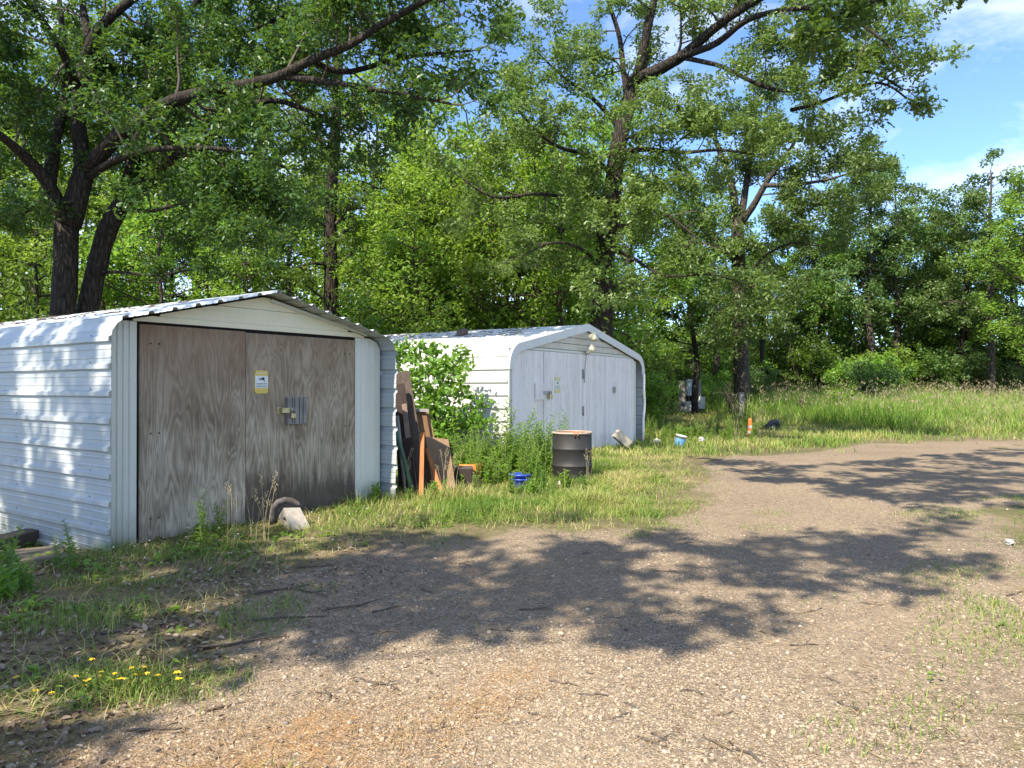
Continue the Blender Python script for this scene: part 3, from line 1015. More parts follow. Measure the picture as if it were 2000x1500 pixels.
# four painted doors
doors = []
for k, (x0, x1) in enumerate(((-5.635, -4.494), (-4.478, -2.85), (-2.834, -1.775), (-1.757, -0.19))):
    def topz(x): return min(2.012, under(INN, x) - .005)
    poly = [(x0, -0.02), (x1, -0.02)] + [(x, topz(x)) for x in np.linspace(x1, x0, 12)]
    doors.append(G().prism(poly, -0.012 - .002 * (k % 2), 0.012).build('plywood_door', PAINT[k], s2, 0.003))
G().box(-5.64, 0.02, 0.02, 0.05, 0, 1.98).build('backing', DARK, s2)
G().prism([(-0.186, -.02), (-0.02, -.02), (-0.02, 1.93), (-0.186, 1.99)], -0.004, 0.012).build('side_trim', TRIM, s2)
for z in (1.60, 0.83):
    hg = G().box(-2.90, -2.80, -.019, -.0145, z - .10, z + .10).tube([(-2.842, -.024, z - .10), (-2.842, -.024, z + .10)], .012, 8).build('hinge', STEEL, s2)
wb = G().box(-4.83, -4.462, -.045, -.0145, 1.09, 1.40).build('wood_block', PAINT[0], s2, 0.003)
hs = G().box(-4.56, -4.30, -.055, -.046, 1.19, 1.25).build('hasp', STEEL, s2, .002)
g = G().tube([(-4.34, -.06, 1.19), (-4.34, -.07, 1.24), (-4.31, -.072, 1.26), (-4.28, -.07, 1.24), (-4.28, -.06, 1.19)], .009, 6)
pk = g.build('padlock', STEEL, s2); G().box(-4.355, -4.265, -.085, -.05, 1.10, 1.19).build('lock_body', BRASS, pk, .006)
G().box(-1.36, -1.25, -.05, -.0145, 1.20, 1.34).build('latch', STEEL, s2, .01)
G().box(-1.28, -1.10, -.022, -.0145, 1.10, 1.44).build('wood_block', PAINT[3], s2, .003)
G().prism([(CX2 - 3.02, 0), (CX2 + 3.02, 0), (CX2 + 3.02, 1.8), (CX2, 2.6), (CX2 - 3.02, 1.8)], 6.1, 6.14).build('back_wall', SHEETW, s2)
# debris on roof is separate below
cctv_sign('warning_sign', 'faded yellow camera surveillance sign on the white painted shed door', local(s2, -3.955, -0.0145, 1.215), A2, 0.24, 0.31, FADEY, SIGNW, INK)

# floodlight over the doors
fl = thing('flood_light', 'weathered white floodlight with motion sensor under the gable of the far shed', 'light', local(s2, -2.72, -0.02, 2.02), A2)
CREAM = plain('aged_cream_plastic', (0.60, 0.55, 0.38), .5, .15, 20)
GLASS = plain('lamp_glass', (0.33, 0.38, 0.36), .15, .1, 10, bstr=0)
G().lathe([(0, 0.0), (.07, 0.0), (.075, .02), (.06, .05), (0, .055)], 14, (0, -.06, .02)).build('base', CREAM, fl)
G().tube([(0, -.07, .06), (0.0, -.12, .10), (.01, -.14, .2)], [.03, .04, .03], 8).build('bracket', CREAM, fl)
hd = G().hexa([(-.075, -.26, .30), (.11, -.26, .27), (.12, -.22, .43), (-.065, -.22, .45)], [(-.055, -.10, .28), (.075, -.10, .26), (.085, -.09, .40), (-.05, -.09, .41)]).build('lamp_head', CREAM, fl, .01)
G().hexa([(-.055, -.266, .315), (.09, -.266, .29), (.10, -.232, .415), (-.047, -.232, .433)], [(-.055, -.255, .315), (.09, -.255, .29), (.10, -.222, .415), (-.047, -.222, .433)]).build('lens', GLASS, hd)
G().box(-.05, .06, -.20, -.09, .06, .15).build('sensor', CREAM, fl, .02)
G().tube([(-.02, -.06, .02), (-.09, -.05, -.03), (-.10, -.03, -.2), (-.105, -.02, -.6)], .006, 5).build('cable', DARK, fl)


# ------------------------------------------------------------------ trees
def unit(v):
    v = np.asarray(v, float)
    return v / (np.linalg.norm(v) + 1e-9)


def resample(path, step):
    path = [np.asarray(p, float) for p in path]
    seg = [np.linalg.norm(path[i + 1] - path[i]) for i in range(len(path) - 1)]
    S = np.r_[0, np.cumsum(seg)]
    n = max(2, int(S[-1] / step) + 1)
    s = np.linspace(0, S[-1], n)
    P = np.array(path)
    # smooth interpolation (Catmull-Rom like through cubic hermite per axis)
    out = np.stack([np.interp(s, S, P[:, k]) for k in range(3)], 1)
    if len(path) > 2:
        for _ in range(2):
            mid = out.copy(); mid[1:-1] = 0.25 * out[:-2] + 0.5 * out[1:-1] + 0.25 * out[2:]; out = mid
    return out, S[-1]


class Tree:
    """grows wood (main limbs and twigs) and leaf positions in world space"""
    def __init__(s, seed, tmpl=OAK, leaf=0.13, per=26, spread=0.24, flat=1.0):
        s.r = np.random.default_rng(seed); s.tw = G(); s.lp = []; s.ltone = []
        s.tmpl = tmpl; s.leaf = leaf; s.per = per; s.spread = spread; s.flat = flat
        s.limbs = []
        s.fill = 1.0
    def wander(s, p, d, L, n, wob, up):
        path = [np.array(p)]
        d = unit(d)
        for i in range(n):
            d = unit(d + s.r.normal(0, wob, 3) + np.array([0, 0, up]))
            path.append(path[-1] + d * L / n)
        return path
    def cluster(s, c, tone, k=None, spread=None):
        k = k or s.per; sp = spread or s.spread
        k = max(1, int(k * s.fill))
        q = s.r.normal(size=(k, 3)); q /= np.linalg.norm(q, axis=1, keepdims=True)
        q *= (s.r.uniform(0, 1, (k, 1)) ** 0.45) * np.array([sp, sp, sp * 0.62])
        s.lp.append(q + c)
        s.ltone.append(np.clip(tone + s.r.normal(0, .20, k), 0, 1))
    def twig(s, p, d, L, rad, lv=0, wood=True):
        """a leafy side branch"""
        r = s.r
        path = s.wander(p, d, L, 4, .22, .02)
        if wood and rad > 0.004:
            s.tw.tube(path, [rad, rad * .8, rad * .62, rad * .45, rad * .25], 4 if rad < .02 else 5, cap=False)
        tone = r.uniform(.25, .75)
        if lv <= 0:
            for i in (2, 3, 4): s.cluster(path[i] + r.normal(0, .05, 3), tone, s.per if i > 2 else s.per // 2)
            return
        n = max(2, int(round(L / 0.34)))
        for k in range(n):
            f = 0.25 + 0.75 * (k + r.uniform(0, .8)) / n
            i = min(3, int(f * 4)); q = path[i] + (path[i + 1] - path[i]) * (f * 4 - i)
            dd = unit(path[i + 1] - path[i])
            side = unit(np.cross(dd, r.normal(size=3)))
            s.twig(q, unit(dd * r.uniform(.4, .9) + side * r.uniform(.6, 1.0)), L * r.uniform(.30, .50), rad * .5, lv - 1, wood)
        s.cluster(path[-1], tone)
    def limb(s, path, r0, r1, spacing=0.42, length=(1.0, 2.0), start=0.25, lv=1, n=9, up=0.15, taper=1.0, bias=None):
        """explicit limb with leafy branches grown along it"""
        P, L = resample(path, 0.28)
        P = P + np.cumsum(s.r.normal(0, .008, P.shape), 0) * 0.6
        t = np.linspace(0, 1, len(P))
        R = r0 + (r1 - r0) * t ** taper
        s.limbs.append((P, R, n))
        cnt = int(L * (1 - start) / spacing)
        for k in range(cnt):
            f = start + (1 - start) * (k + s.r.uniform(0, 1)) / max(1, cnt)
            i = min(len(P) - 2, int(f * (len(P) - 1)))
            d = unit(P[i + 1] - P[i])
            side = unit(np.cross(d, s.r.normal(size=3)))
            v = d * s.r.uniform(.1, .7) + side + np.array([0, 0, up])
            if bias is not None: v = v + np.asarray(bias)
            ln = s.r.uniform(*length) * (1 - .35 * f)
            s.twig(P[i], v, ln, max(.006, R[i] * .28 + .006), lv)
        s.twig(P[-1], P[-1] - P[-2], length[0] * .8, max(.006, r1 * .8), lv)
        return P
    def blob(s, c, rad, n, from_=None, tone=None):
        """a leafy clump carried by a thin branch from from_"""
        c = np.asarray(c, float)
        if from_ is not None:
            d = c - np.asarray(from_)
            m = np.asarray(from_) + d * .5 + s.r.normal(0, .12, 3)
            s.tw.tube([from_, m, c], [.03, .022, .008], 5, cap=False)
        for _ in range(n):
            q = unit(s.r.normal(size=3)) * s.r.uniform(.2, 1) ** .5 * np.asarray(rad)
            s.twig(c + q * .5, q + s.r.normal(0, .2, 3), .5 * float(np.mean(rad)), .008, 0)
    def leaf_mesh(s, name, r=None):
        P = np.concatenate(s.lp); tone = np.concatenate(s.ltone)
        size = s.leaf * s.r.uniform(.65, 1.25, len(P))
        V, T, A = scatter(s.tmpl, P, size, tone=tone, r=s.r, flat=s.flat)
        return V, T, A
    def finish(s, name, label, cat, mat, bark, loc, group=None, split_limbs=True, kindtag=True):
        loc = np.asarray(loc, float)
        root = thing(name, label, cat, loc, 0, group)
        if split_limbs:
            for i, (P, R, n) in enumerate(s.limbs):
                g = G(); g.tube(P - loc, R, n, wob=.05 if R[0] > .08 else 0)
                g.build('trunk' if i == 0 else 'limb', bark, root)
        else:
            g = G()
            for (P, R, n) in s.limbs: g.tube(P - loc, R, n, wob=.04 if R[0] > .08 else 0)
            g.build('trunk', bark, root)
        if s.tw.v:
            s.tw.v = [tuple(np.array(v) - loc) for v in s.tw.v]
            tag(s.tw.build('twigs', TWIG, root), kind='stuff')
        V, T, A = s.leaf_mesh(name)
        c = link('crown', raw_mesh('crown', V - loc, T, A), mat, root)
        tag(c, kind='stuff')
        return root


def trunk_path(px, Y, extra=0.0):
    """pixel polyline [(x,y[,dY])] at depth Y to points; first point dropped to the ground"""
    out = [at(p[0], p[1], Y + (p[2] if len(p) > 2 else 0)) for p in px]
    b = out[0].copy(); b[2] = float(hgt(b[0], b[1])) - 0.1
    if b[2] < out[0][2] - .05: out.insert(0, b)
    return out


def lp(px, Y):
    return [at(p[0], p[1], Y + (p[2] if len(p) > 2 else 0)) for p in px]


# -- large twin oak behind the near shed
t = Tree(11, LOBED, .112, 42, .29)
Y1 = 15.0
t.limb(trunk_path([(122, 640), (127, 540), (130, 470), (131, 430)], Y1), .27, .22, spacing=99, n=14, start=.9, length=(.3, .4))
t.limb(trunk_path([(163, 640, .5), (180, 555, .5), (203, 450, .5), (225, 405, .5), (255, 372, .4)], Y1), .24, .18, spacing=99, n=14, start=.9, length=(.3, .4))
t.limb(lp([(131, 440), (108, 400, -.2), (95, 350, -.4), (50, 308, -.8), (0, 262, -1.4), (-60, 230, -2)], Y1), .17, .05, start=.3, bias=(0, 1.0, 0))
t.limb(lp([(97, 355, -.3), (101, 300, 0), (108, 262, .3), (122, 225, .6), (135, 150, 1.0), (120, 40, 1.4), (110, -60, 1.6)], Y1), .13, .04, bias=(0, 1.0, 0))
t.limb(lp([(133, 440), (152, 372), (165, 332)], Y1), .235, .20, spacing=99, n=12, start=.9, length=(.3, .4))
t.limb(lp([(165, 335), (152, 270, .1), (150, 200, .2), (157, 135, .3), (172, 75, .3), (215, 28, .2), (275, -15, 0), (330, -70, 0)], Y1), .165, .06, n=10, bias=(0, 1.0, 0))
t.limb(lp([(172, 78, .3), (162, 30, .5), (158, -30, .7), (165, -110, .8)], Y1), .09, .03)
t.limb(lp([(148, 170, .2), (128, 115, -.3), (100, 60, -.8), (55, 8, -1.4), (10, -50, -1.8)], Y1), .10, .035)
t.limb(lp([(165, 335), (215, 275, -.4), (298, 206, -.9), (375, 180, -1.3), (480, 158, -1.8), (545, 146, -2.1), (600, 110, -2.4), (680, 85, -2.8), (738, 42, -3.1), (800, 8, -3.4), (880, -30, -3.6)], Y1), .155, .04, n=10, spacing=.36, start=.18, bias=(0, .9, .35))
t.limb(lp([(548, 147, -2.1), (640, 158, -2.4), (722, 171, -2.7), (800, 185, -3.0), (880, 205, -3.2)], Y1), .075, .02, spacing=.34, bias=(0, .8, .2))
t.limb(lp([(600, 110, -2.4), (660, 150, -2.2), (740, 120, -2.0), (830, 100, -2.2), (925, 95, -2.4)], Y1), .06, .02, spacing=.32)
t.limb(lp([(170, 348), (222, 312, -.5), (298, 290, -1.0), (420, 290, -1.6), (500, 305, -2.0), (560, 330, -2.3)], Y1), .085, .02, spacing=.36)
t.limb(lp([(243, 382, .4), (261, 300, .7), (282, 215, 1.0), (312, 150, 1.3), (342, 65, 1.6), (385, -5, 1.9), (420, -80, 2)], Y1), .15, .05, n=9, bias=(0, 1.0, 0))
t.limb(lp([(258, 370, .4), (328, 315, 0), (400, 282, -.4), (472, 226, -.8), (520, 190, -1.0), (590, 215, -1.2), (650, 235, -1.4)], Y1), .125, .03, spacing=.36, n=9)
t.limb(lp([(250, 410, .5), (300, 412, 0), (345, 398, -.4), (400, 385, -.8)], Y1), .05, .012, spacing=.55)
t.limb(lp([(196, 532, .5), (245, 530, .1), (300, 541, -.3), (352, 530, -.6), (398, 522, -.8)], Y1), .038, .012, spacing=1.6, length=(.3, .6))
t.limb(lp([(312, 150, 1.3), (400, 100, .8), (480, 60, .2), (560, 25, -.2), (640, -10, -.4)], Y1), .07, .02, spacing=.34)
t.limb(lp([(385, 0, 1.9), (450, -40, 1.6), (560, -60, 1.2), (700, -70, .8)], Y1), .07, .02, spacing=.34)
# pale drooping foliage in front of the ply shed's roofline
for c in ((30, 200, .5), (70, 150, .8), (190, 130, 1.0), (215, 170, 1.2), (230, 90, 1.0), (20, 330, .8), (60, 420, .8), (190, 240, 1.0), (330, 130, 1.0), (400, 160, .8), (450, 100, .4), (260, 130, 1.4), (300, 60, 1.4), (500, 40, 0), (560, 60, -.4), (690, 40, -.6), (420, 40, .6), (90, 250, 1.2), (200, 300, 1.2), (455, 420, -1.6), (520, 455, -1.8), (560, 400, -1.7), (480, 370, -1.5), (430, 345, -1.4), (30, 420, -1.0), (15, 130, -1.0), (40, 60, -1.4), (300, 340, .6), (380, 440, .4)):
    t.blob(at(c[0], c[1], Y1 + c[2]), (.85, .7, .5), 9)
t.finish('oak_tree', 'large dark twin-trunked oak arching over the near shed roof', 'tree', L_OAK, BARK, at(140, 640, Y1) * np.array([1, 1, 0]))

# -- straight oak right of the near shed's roof peak
t = Tree(12, LOBED, .125, 20, .29)
Y2 = 25.0
t.limb(trunk_path([(648, 640), (645, 560), (643, 460), (646, 360), (652, 260), (656, 160), (660, 60), (664, -60)], Y2), .30, .12, n=12, spacing=.8, start=.28, length=(.9, 1.9))
for q in ([(645, 375), (690, 330, -.5), (740, 345, -1), (790, 330, -1.3)], [(650, 300), (600, 250, -.4), (560, 215, -.8)], [(652, 240), (720, 190, -.7), (790, 200, -1.2)],
          [(654, 180), (600, 120, .5), (540, 80, .8)], [(658, 90), (720, 40, 0), (800, 60, -.4), (880, 110, -.8)], [(644, 450), (610, 420, -.5), (560, 430, -1)], [(644, 420), (700, 400, .2), (740, 415, .2)],
          [(643, 520), (600, 510, -.8), (560, 540, -1.2)]):
    t.limb(lp(q, Y2), .07, .018, spacing=.42, n=7)
for c in ((470, 480, -1.2), (520, 530, -1.2), (580, 560, -1.4), (690, 560, -1.6), (610, 350, -1.2)):
    t.blob(at(c[0], c[1], Y2 + c[2]), (1.0, .9, .7), 10)
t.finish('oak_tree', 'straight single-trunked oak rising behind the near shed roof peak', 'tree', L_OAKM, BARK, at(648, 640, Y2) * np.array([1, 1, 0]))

# -- big leaning oak behind the far shed
t = Tree(13, LOBED, .115, 40, .30)
Y4 = 20.5
t.limb(trunk_path([(1172, 680), (1175, 560), (1180, 470), (1192, 370), (1208, 262), (1228, 190), (1240, 150)], Y4), .36, .20, n=14, spacing=.6, start=.3, length=(.9, 1.8), bias=(0, -.5, 0))
t.limb(lp([(1236, 165), (1250, 145, -.2), (1262, 70, -.4), (1280, 0, -.6), (1290, -70, -.8)], Y4), .155, .07, n=9)
t.limb(lp([(1226, 195), (1219, 140, .4), (1212, 70, .6), (1186, 0, .7), (1170, -60, .9)], Y4), .10, .04)
t.limb(lp([(1240, 155), (1285, 135, -.6), (1340, 104, -1.3), (1386, 60, -1.9), (1440, 22, -2.5), (1490, -10, -3.0), (1560, -40, -3.5)], Y4), .185, .06, n=10)
t.limb(lp([(1325, 112, -1.2), (1406, 84, -2.0), (1452, 36, -2.6), (1515, 20, -3.2), (1590, 10, -3.8), (1680, 40, -4.4), (1740, 90, -4.8)], Y4), .10, .025, spacing=.34)
t.limb(lp([(1338, 112, -1.3), (1411, 126, -1.9), (1488, 168, -2.4), (1550, 180, -2.8), (1620, 150, -3.4), (1700, 130, -3.8), (1760, 170, -4.2)], Y4), .065, .02, spacing=.32)
t.limb(lp([(1545, 214, -2.6), (1590, 206, -3.0), (1632, 187, -3.4), (1682, 165, -3.8), (1730, 150, -4.1), (1775, 190, -4.5)], Y4), .05, .02, spacing=.40, length=(.5, 1.1))
t.limb(lp([(1195, 340), (1150, 300, -.8), (1090, 290, -1.6), (1040, 250, -2.2), (1000, 200, -2.6)], Y4), .08, .02, spacing=.36)
t.limb(lp([(1185, 420), (1120, 385, -1.2), (1040, 378, -2.0), (985, 390, -2.6), (940, 385, -3), (900, 350, -3.2)], Y4), .07, .02, spacing=.5)
t.limb(lp([(1200, 300), (1260, 290, -1.0), (1330, 300, -1.8), (1400, 290, -2.4), (1470, 300, -2.8)], Y4), .085, .02, spacing=.34)
t.limb(lp([(1212, 250), (1160, 190, .4), (1100, 150, .6), (1040, 90, .6)], Y4), .08, .02, spacing=.36)
t.limb(lp([(1190, 390), (1240, 400, -1.4), (1310, 420, -2.2), (1370, 470, -2.8)], Y4), .075, .02, spacing=.36)
t.limb(lp([(1180, 480), (1230, 500, -1.6), (1300, 545, -2.2), (1390, 530, -2.6), (1470, 560, -3)], Y4), .055, .012, spacing=.75, length=(.5, 1.0))
t.limb(lp([(1178, 520), (1130, 480, -1.4), (1080, 470, -2.0), (1020, 500, -2.4)], Y4), .06, .015, spacing=.4)
for c in ((1120, 330, -1.6), (1160, 215, -2.0), (1275, 230, -1.8), (1320, 250, -2.2), (1080, 230, -1.0), (1010, 160, -1.4), (1130, 110, -.6), (1040, 30, -.4), (1400, 220, -2.2), (1480, 250, -2.4),
          (1190, 560, -2.2), (1230, 420, -2.0), (1130, 420, -1.6), (1560, 110, -3), (1630, 60, -3.6), (1700, 110, -3.9), (1530, 280, -2.8)):
    t.blob(at(c[0], c[1], Y4 + c[2]), (1.05, .9, .65), 10)
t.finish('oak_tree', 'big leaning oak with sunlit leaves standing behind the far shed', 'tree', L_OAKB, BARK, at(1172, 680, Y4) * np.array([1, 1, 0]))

# -- forked oak beyond the grass with a reddish foot
t = Tree(14, SIMPLE, .17, 36, .44)
Y5 = 32.0
t.limb(trunk_path([(1450, 822), (1449, 700), (1446, 600), (1444, 500), (1441, 434)], Y5), .37, .27, n=12, spacing=3, start=.3, length=(.8, 1.6))
t.limb(lp([(1441, 440), (1430, 357), (1407, 297), (1385, 240), (1360, 190)], Y5), .19, .06, length=(1.3, 2.6), spacing=.5)
t.limb(lp([(1443, 440), (1452, 400), (1462, 330), (1472, 260), (1480, 190, 1)], Y5), .17, .06, length=(1.3, 2.6), spacing=.5)
t.limb(lp([(1445, 438), (1475, 400, -.5), (1500, 350, -1), (1540, 300, -1.5), (1570, 240, -2)], Y5), .17, .05, length=(1.3, 2.6), spacing=.5)
t.limb(lp([(1495, 362, -1), (1560, 360, -2), (1620, 350, -3), (1690, 330, -3.5)], Y5), .10, .03, length=(1.2, 2.4), spacing=.5)
t.limb(lp([(1446, 520), (1400, 480, -1), (1350, 470, -2)], Y5), .08, .03, length=(1.2, 2.2), spacing=.55)
t.limb(lp([(1446, 560), (1490, 500, -1), (1550, 470, -2), (1600, 480, -2)], Y5), .08, .03, length=(1.2, 2.2), spacing=.55)
for c in ((1590, 300, -2), (1650, 270, -2), (1700, 330, -1), (1560, 400, -2), (1620, 420, -2), (1500, 450, -2.4), (1400, 560, -2), (1480, 620, -2.4), (1420, 650, -2), (1520, 560, -2), (1690, 400, -1), (1380, 330, -2), (1330, 400, -1)):
    t.blob(at(c[0], c[1], Y5 + c[2]), (1.6, 1.3, 1.0), 12)
t.finish('oak_tree', 'forked oak with reddish bare foot standing in the grass behind the orange marker post', 'tree', L_GREY, BARKL, at(1450, 822, Y5) * np.array([1, 1, 0]))

# -- overhead oaks outside the frame: they throw the dappled shade on the lot
def shade_at(x, y, h):
    """point at height h whose shadow falls on ground (x, y)"""
    k = h / math.tan(SUN_EL)
    return np.array([x + SUN_H[0] * k, y + SUN_H[1] * k, h])


def shade_tree(seed, foot, fork, spots, label, per=20):
    t = Tree(seed, SIMPLE, .19, per, .27)
    foot = np.array([foot[0], foot[1], -0.1]); fork = np.array(fork, float)
    t.limb([foot, foot * .5 + fork * .5 + np.array([.15, 0, 0]), fork], .36, .28, spacing=99, n=12, start=.95, length=(.3, .4))
    for (x, y, h, rx, ry, n) in spots:
        c = shade_at(x, y, h)
        m = fork * .45 + c * .55 + t.r.normal(0, .25, 3)
        t.limb([fork, m, c], .04, .010, spacing=99, n=6, start=.97, length=(.3, .4))
        for _ in range(max(1, int(n * .74))):
            q = np.array([t.r.uniform(-1, 1) * rx, t.r.uniform(-1, 1) * ry, t.r.uniform(-.5, .5)])
            if (q[0] / rx) ** 2 + (q[1] / ry) ** 2 > 1: q *= .7
            t.twig(c + q, t.r.normal(size=3) + np.array([.6, .2, 0]), .75 if t.r.random() < .7 else 1.35, .010, 0)
    return t.finish('oak_tree', label, 'tree', L_OAK, BARK, foot * np.array([1, 1, 0]))


shade_tree(21, (-8.6, -2.6), (-7.4, -2.2, 6.4), [
    (-0.6, 6.2, 8.5, 1.1, .75, 15), (0.7, 5.8, 8.8, 1.1, .75, 16), (1.9, 5.6, 9.0, 1.0, .65, 14), (2.8, 6.1, 9.2, .8, .55, 8), (0.2, 5.0, 8.4, .9, .5, 10), (1.2, 6.6, 9.3, 1.2, .4, 8),
    (-0.1, 4.45, 8.0, .5, .35, 7), (0.55, 4.05, 8.2, .30, .10, 2), (-1.2, 4.7, 7.6, .8, .55, 10), (-2.3, 4.9, 7.4, .8, .6, 10), (-2.9, 4.0, 7.0, .9, .8, 14), (-2.6, 4.2, 7.2, .7, .4, 9), (-1.6, 4.5, 7.2, .5, .3, 7), (-3.4, 4.9, 7.2, .8, .6, 12), (-2.3, 2.45, 6.4, .35, .3, 6), (-2.95, 3.3, 6.8, .35, .3, 6), (-1.6, 5.3, 7.8, .7, .4, 8), (-2.7, 2.7, 6.6, .5, .5, 8),
    (-1.3, 5.7, 8.0, .8, .5, 8)], 'tall oak standing behind the viewer casting dappled shade on the gravel')
shade_tree(22, (-9.5, 1.5), (-8.6, 1.6, 4.6), [
    (-4.6, 5.4, 7.6, 1.0, .8, 13), (-3.4, 5.6, 8.2, .8, .5, 9), (-5.6, 6.6, 8.0, 1.0, .8, 14), (-4.2, 7.0, 9.2, 1.0, .7, 16), (-3.4, 6.7, 9.0, .6, .5, 8), (-5.2, 7.8, 9.0, .9, .8, 13), (-4.4, 8.4, 9.4, .8, .6, 9), (-6.2, 8.2, 9.0, 1.2, 1.0, 14), (-3.0, 7.6, 9.6, .8, .6, 8), (-2.2, 8.8, 10.5, .8, .5, 5)],
    'oak left of the near shed shading its corrugated side wall')
shade_tree(23, (11.5, 1.0), (10.2, 2.2, 5.0), [
    (3.9, 12.6, 8.4, .9, .45, 8), (5.0, 12.4, 8.6, 1.0, .5, 9), (3.8, 10.6, 8.4, .7, .5, 7), (4.6, 9.5, 8.4, .8, .4, 8), (6.2, 12.0, 8.8, 1.2, .5, 9), (3.5, 6.7, 9.2, .7, .4, 6), (4.4, 10.4, 8.2, .9, 1.0, 8), (5.6, 10.6, 8.6, 1.1, 1.3, 13), (6.9, 10.8, 8.8, 1.1, 1.3, 14), (8.2, 11.2, 9.0, 1.1, 1.4, 14), (5.2, 8.8, 8.2, .9, .35, 6), (6.4, 9.0, 8.4, 1.0, .5, 8), (8.6, 14.6, 9.0, 1.2, 1.0, 9), (10.5, 15, 9.2, 1.2, 1.0, 9), (7.0, 12.9, 9.2, 1.0, .7, 6), (6.0, 6.6, 8.0, .6, .4, 6), (6.2, 5.0, 7.6, .5, .5, 6)],
    'oak right of the gravel lot reaching over it with shading boughs')

shade_tree(25, (-14.0, 7.0), (-13.4, 7.4, 8.5), [  # out-of-view tree added to darken the twin oak's trunk and crown
    (-7.9, 16.9, 12.0, 1.2, 1.0, 16), (-8.8, 17.6, 12.5, 1.2, 1.0, 14), (-7.2, 18.6, 13.0, 1.3, 1.0, 14), (-9.6, 15.6, 12.0, 1.2, 1.0, 12), (-8.2, 20.0, 13.0, 1.4, 1.1, 13)],
    'unseen tall oak added left of the sheds to shade the twin-trunked oak')

# the bough that dips into the top of the frame
t = Tree(24, OAK, .125, 14, .22)
tip = [np.array([10.2, 2.2, 5.2]), np.array([8.2, 6.0, 6.8]), at(1775, -20, 9.6), at(1700, 0, 9.4), at(1640, 20, 9.2), at(1600, 40, 9.1)]
t.limb(tip, .10, .02, spacing=.5, n=7, start=.72, length=(.35, .6))
for c in ((1610, 30), (1575, 50), (1650, 10), (1600, 80), (1690, -10)):
    t.blob(at(c[0], c[1], 9.2), (.28, .25, .2), 3)
r_ = [o for o in bpy.data.objects if o.get('label', '').startswith('oak right of the gravel')][0]
bough = G(); P_, R_, n_ = t.limbs[0]; bough.tube(P_ - np.array(r_.location), R_, 7); bough.build('limb', BARK, r_)
V, T, A = t.leaf_mesh('x'); tag(link('foliage', raw_mesh('foliage', V - np.array(r_.location), T, A), L_OAK, r_), kind='stuff')


# -- woodland trees: prototypes with a shared crown, copied
def proto_tree(seed, H, crown_w, base, tmpl, leaf, per, r0=.16, nl=26, lean=0.0, spread=.42, shape=1.0):
    t = Tree(seed, tmpl, leaf, per, spread)
    r = t.r
    path = [np.array([0, 0, -.1])]
    for k in range(1, 9):
        path.append(np.array([lean * H * (k / 8) ** 1.5 + r.normal(0, .10), r.normal(0, .10), H * .95 * k / 8]))
    P, L = resample(path, .5)
    t.limbs.append((P, r0 * (1 - np.linspace(0, 1, len(P)) ** 1.2 * .85), 8))
    for k in range(nl):
        f = base + (1 - base) * (k + r.uniform(0, 1)) / nl
        q = P[min(len(P) - 2, int(f * (len(P) - 1)))]
        g = (f - base) / (1 - base)
        w = crown_w * (0.35 + 1.0 * math.sin(math.pi * min(1, (g * .85 + .12)) ** shape)) * r.uniform(.65, 1.15) * .75
        a = k * 2.399 + r.uniform(-.5, .5)
        d = np.array([math.cos(a), math.sin(a), r.uniform(.05, .55)])
        t.twig(q, d, w, .02 + .035 * (1 - g), 1)
    t.twig(P[-1], (0, 0, 1), 1.0, .02, 1)
    return t


def proto_mesh(t, mat, bark):
    g = G()
    for (P, R, n) in t.limbs: g.tube(P, R, n)
    mt = g.mesh('trunk'); mt.materials.append(bark)
    V, T, A = t.leaf_mesh('x')
    mc = raw_mesh('crown', V, T, A); mc.materials.append(mat)
    mw = t.tw.mesh('twigs'); mw.materials.append(bark)
    return mt, mc, mw


def place_tree(protos, k, x, y, s, rz, label, group, cat='tree', name='woodland_tree', dz=0.0):
    mt, mc, mw = protos[k]
    root = thing(name, label, cat, (x, y, float(hgt(x, y)) + dz), rz, group)
    root.scale = (s, s, s * random.uniform(.92, 1.08))
    link('trunk', mt, None, root)
    tag(link('crown', mc, None, root), kind='stuff')
    tag(link('twigs', mw, None, root), kind='stuff')
    return root


PT = [proto_mesh(proto_tree(31, 11.5, 2.6, .22, SIMPLE, .165, 22, .15), L_ASH, BARK),
      proto_mesh(proto_tree(32, 9.5, 2.3, .15, SIMPLE, .155, 21, .11, lean=.05), L_ASH, BARKL),
      proto_mesh(proto_tree(33, 13.0, 3.2, .30, SIMPLE, .185, 31, .22, 28), L_GREY, BARKL),
      proto_mesh(proto_tree(34, 12.0, 2.8, .35, SIMPLE, .175, 28, .18, 24, lean=-.05), L_DEEP, BARK),
      proto_mesh(proto_tree(35, 7.0, 1.9, .08, SIMPLE, .135, 18, .06, 22), L_ASH, BARKL),
      proto_mesh(proto_tree(36, 10.5, 1.6, .45, SIMPLE, .19, 14, .075, 13), L_ASH, BARK)]


def woodland(lst, label, group):
    for (px, Y, k, s) in lst:
        x = (px - 1000) / F * Y
        place_tree(PT, k, x, Y, s, random.uniform(0, 6.28), label, group)


# trees one can point at
def named(px, Y, k, s, label, name='woodland_tree'):
    place_tree(PT, k, (px - 1000) / F * Y, Y, s, random.uniform(0, 6.28), label, None, name=name)


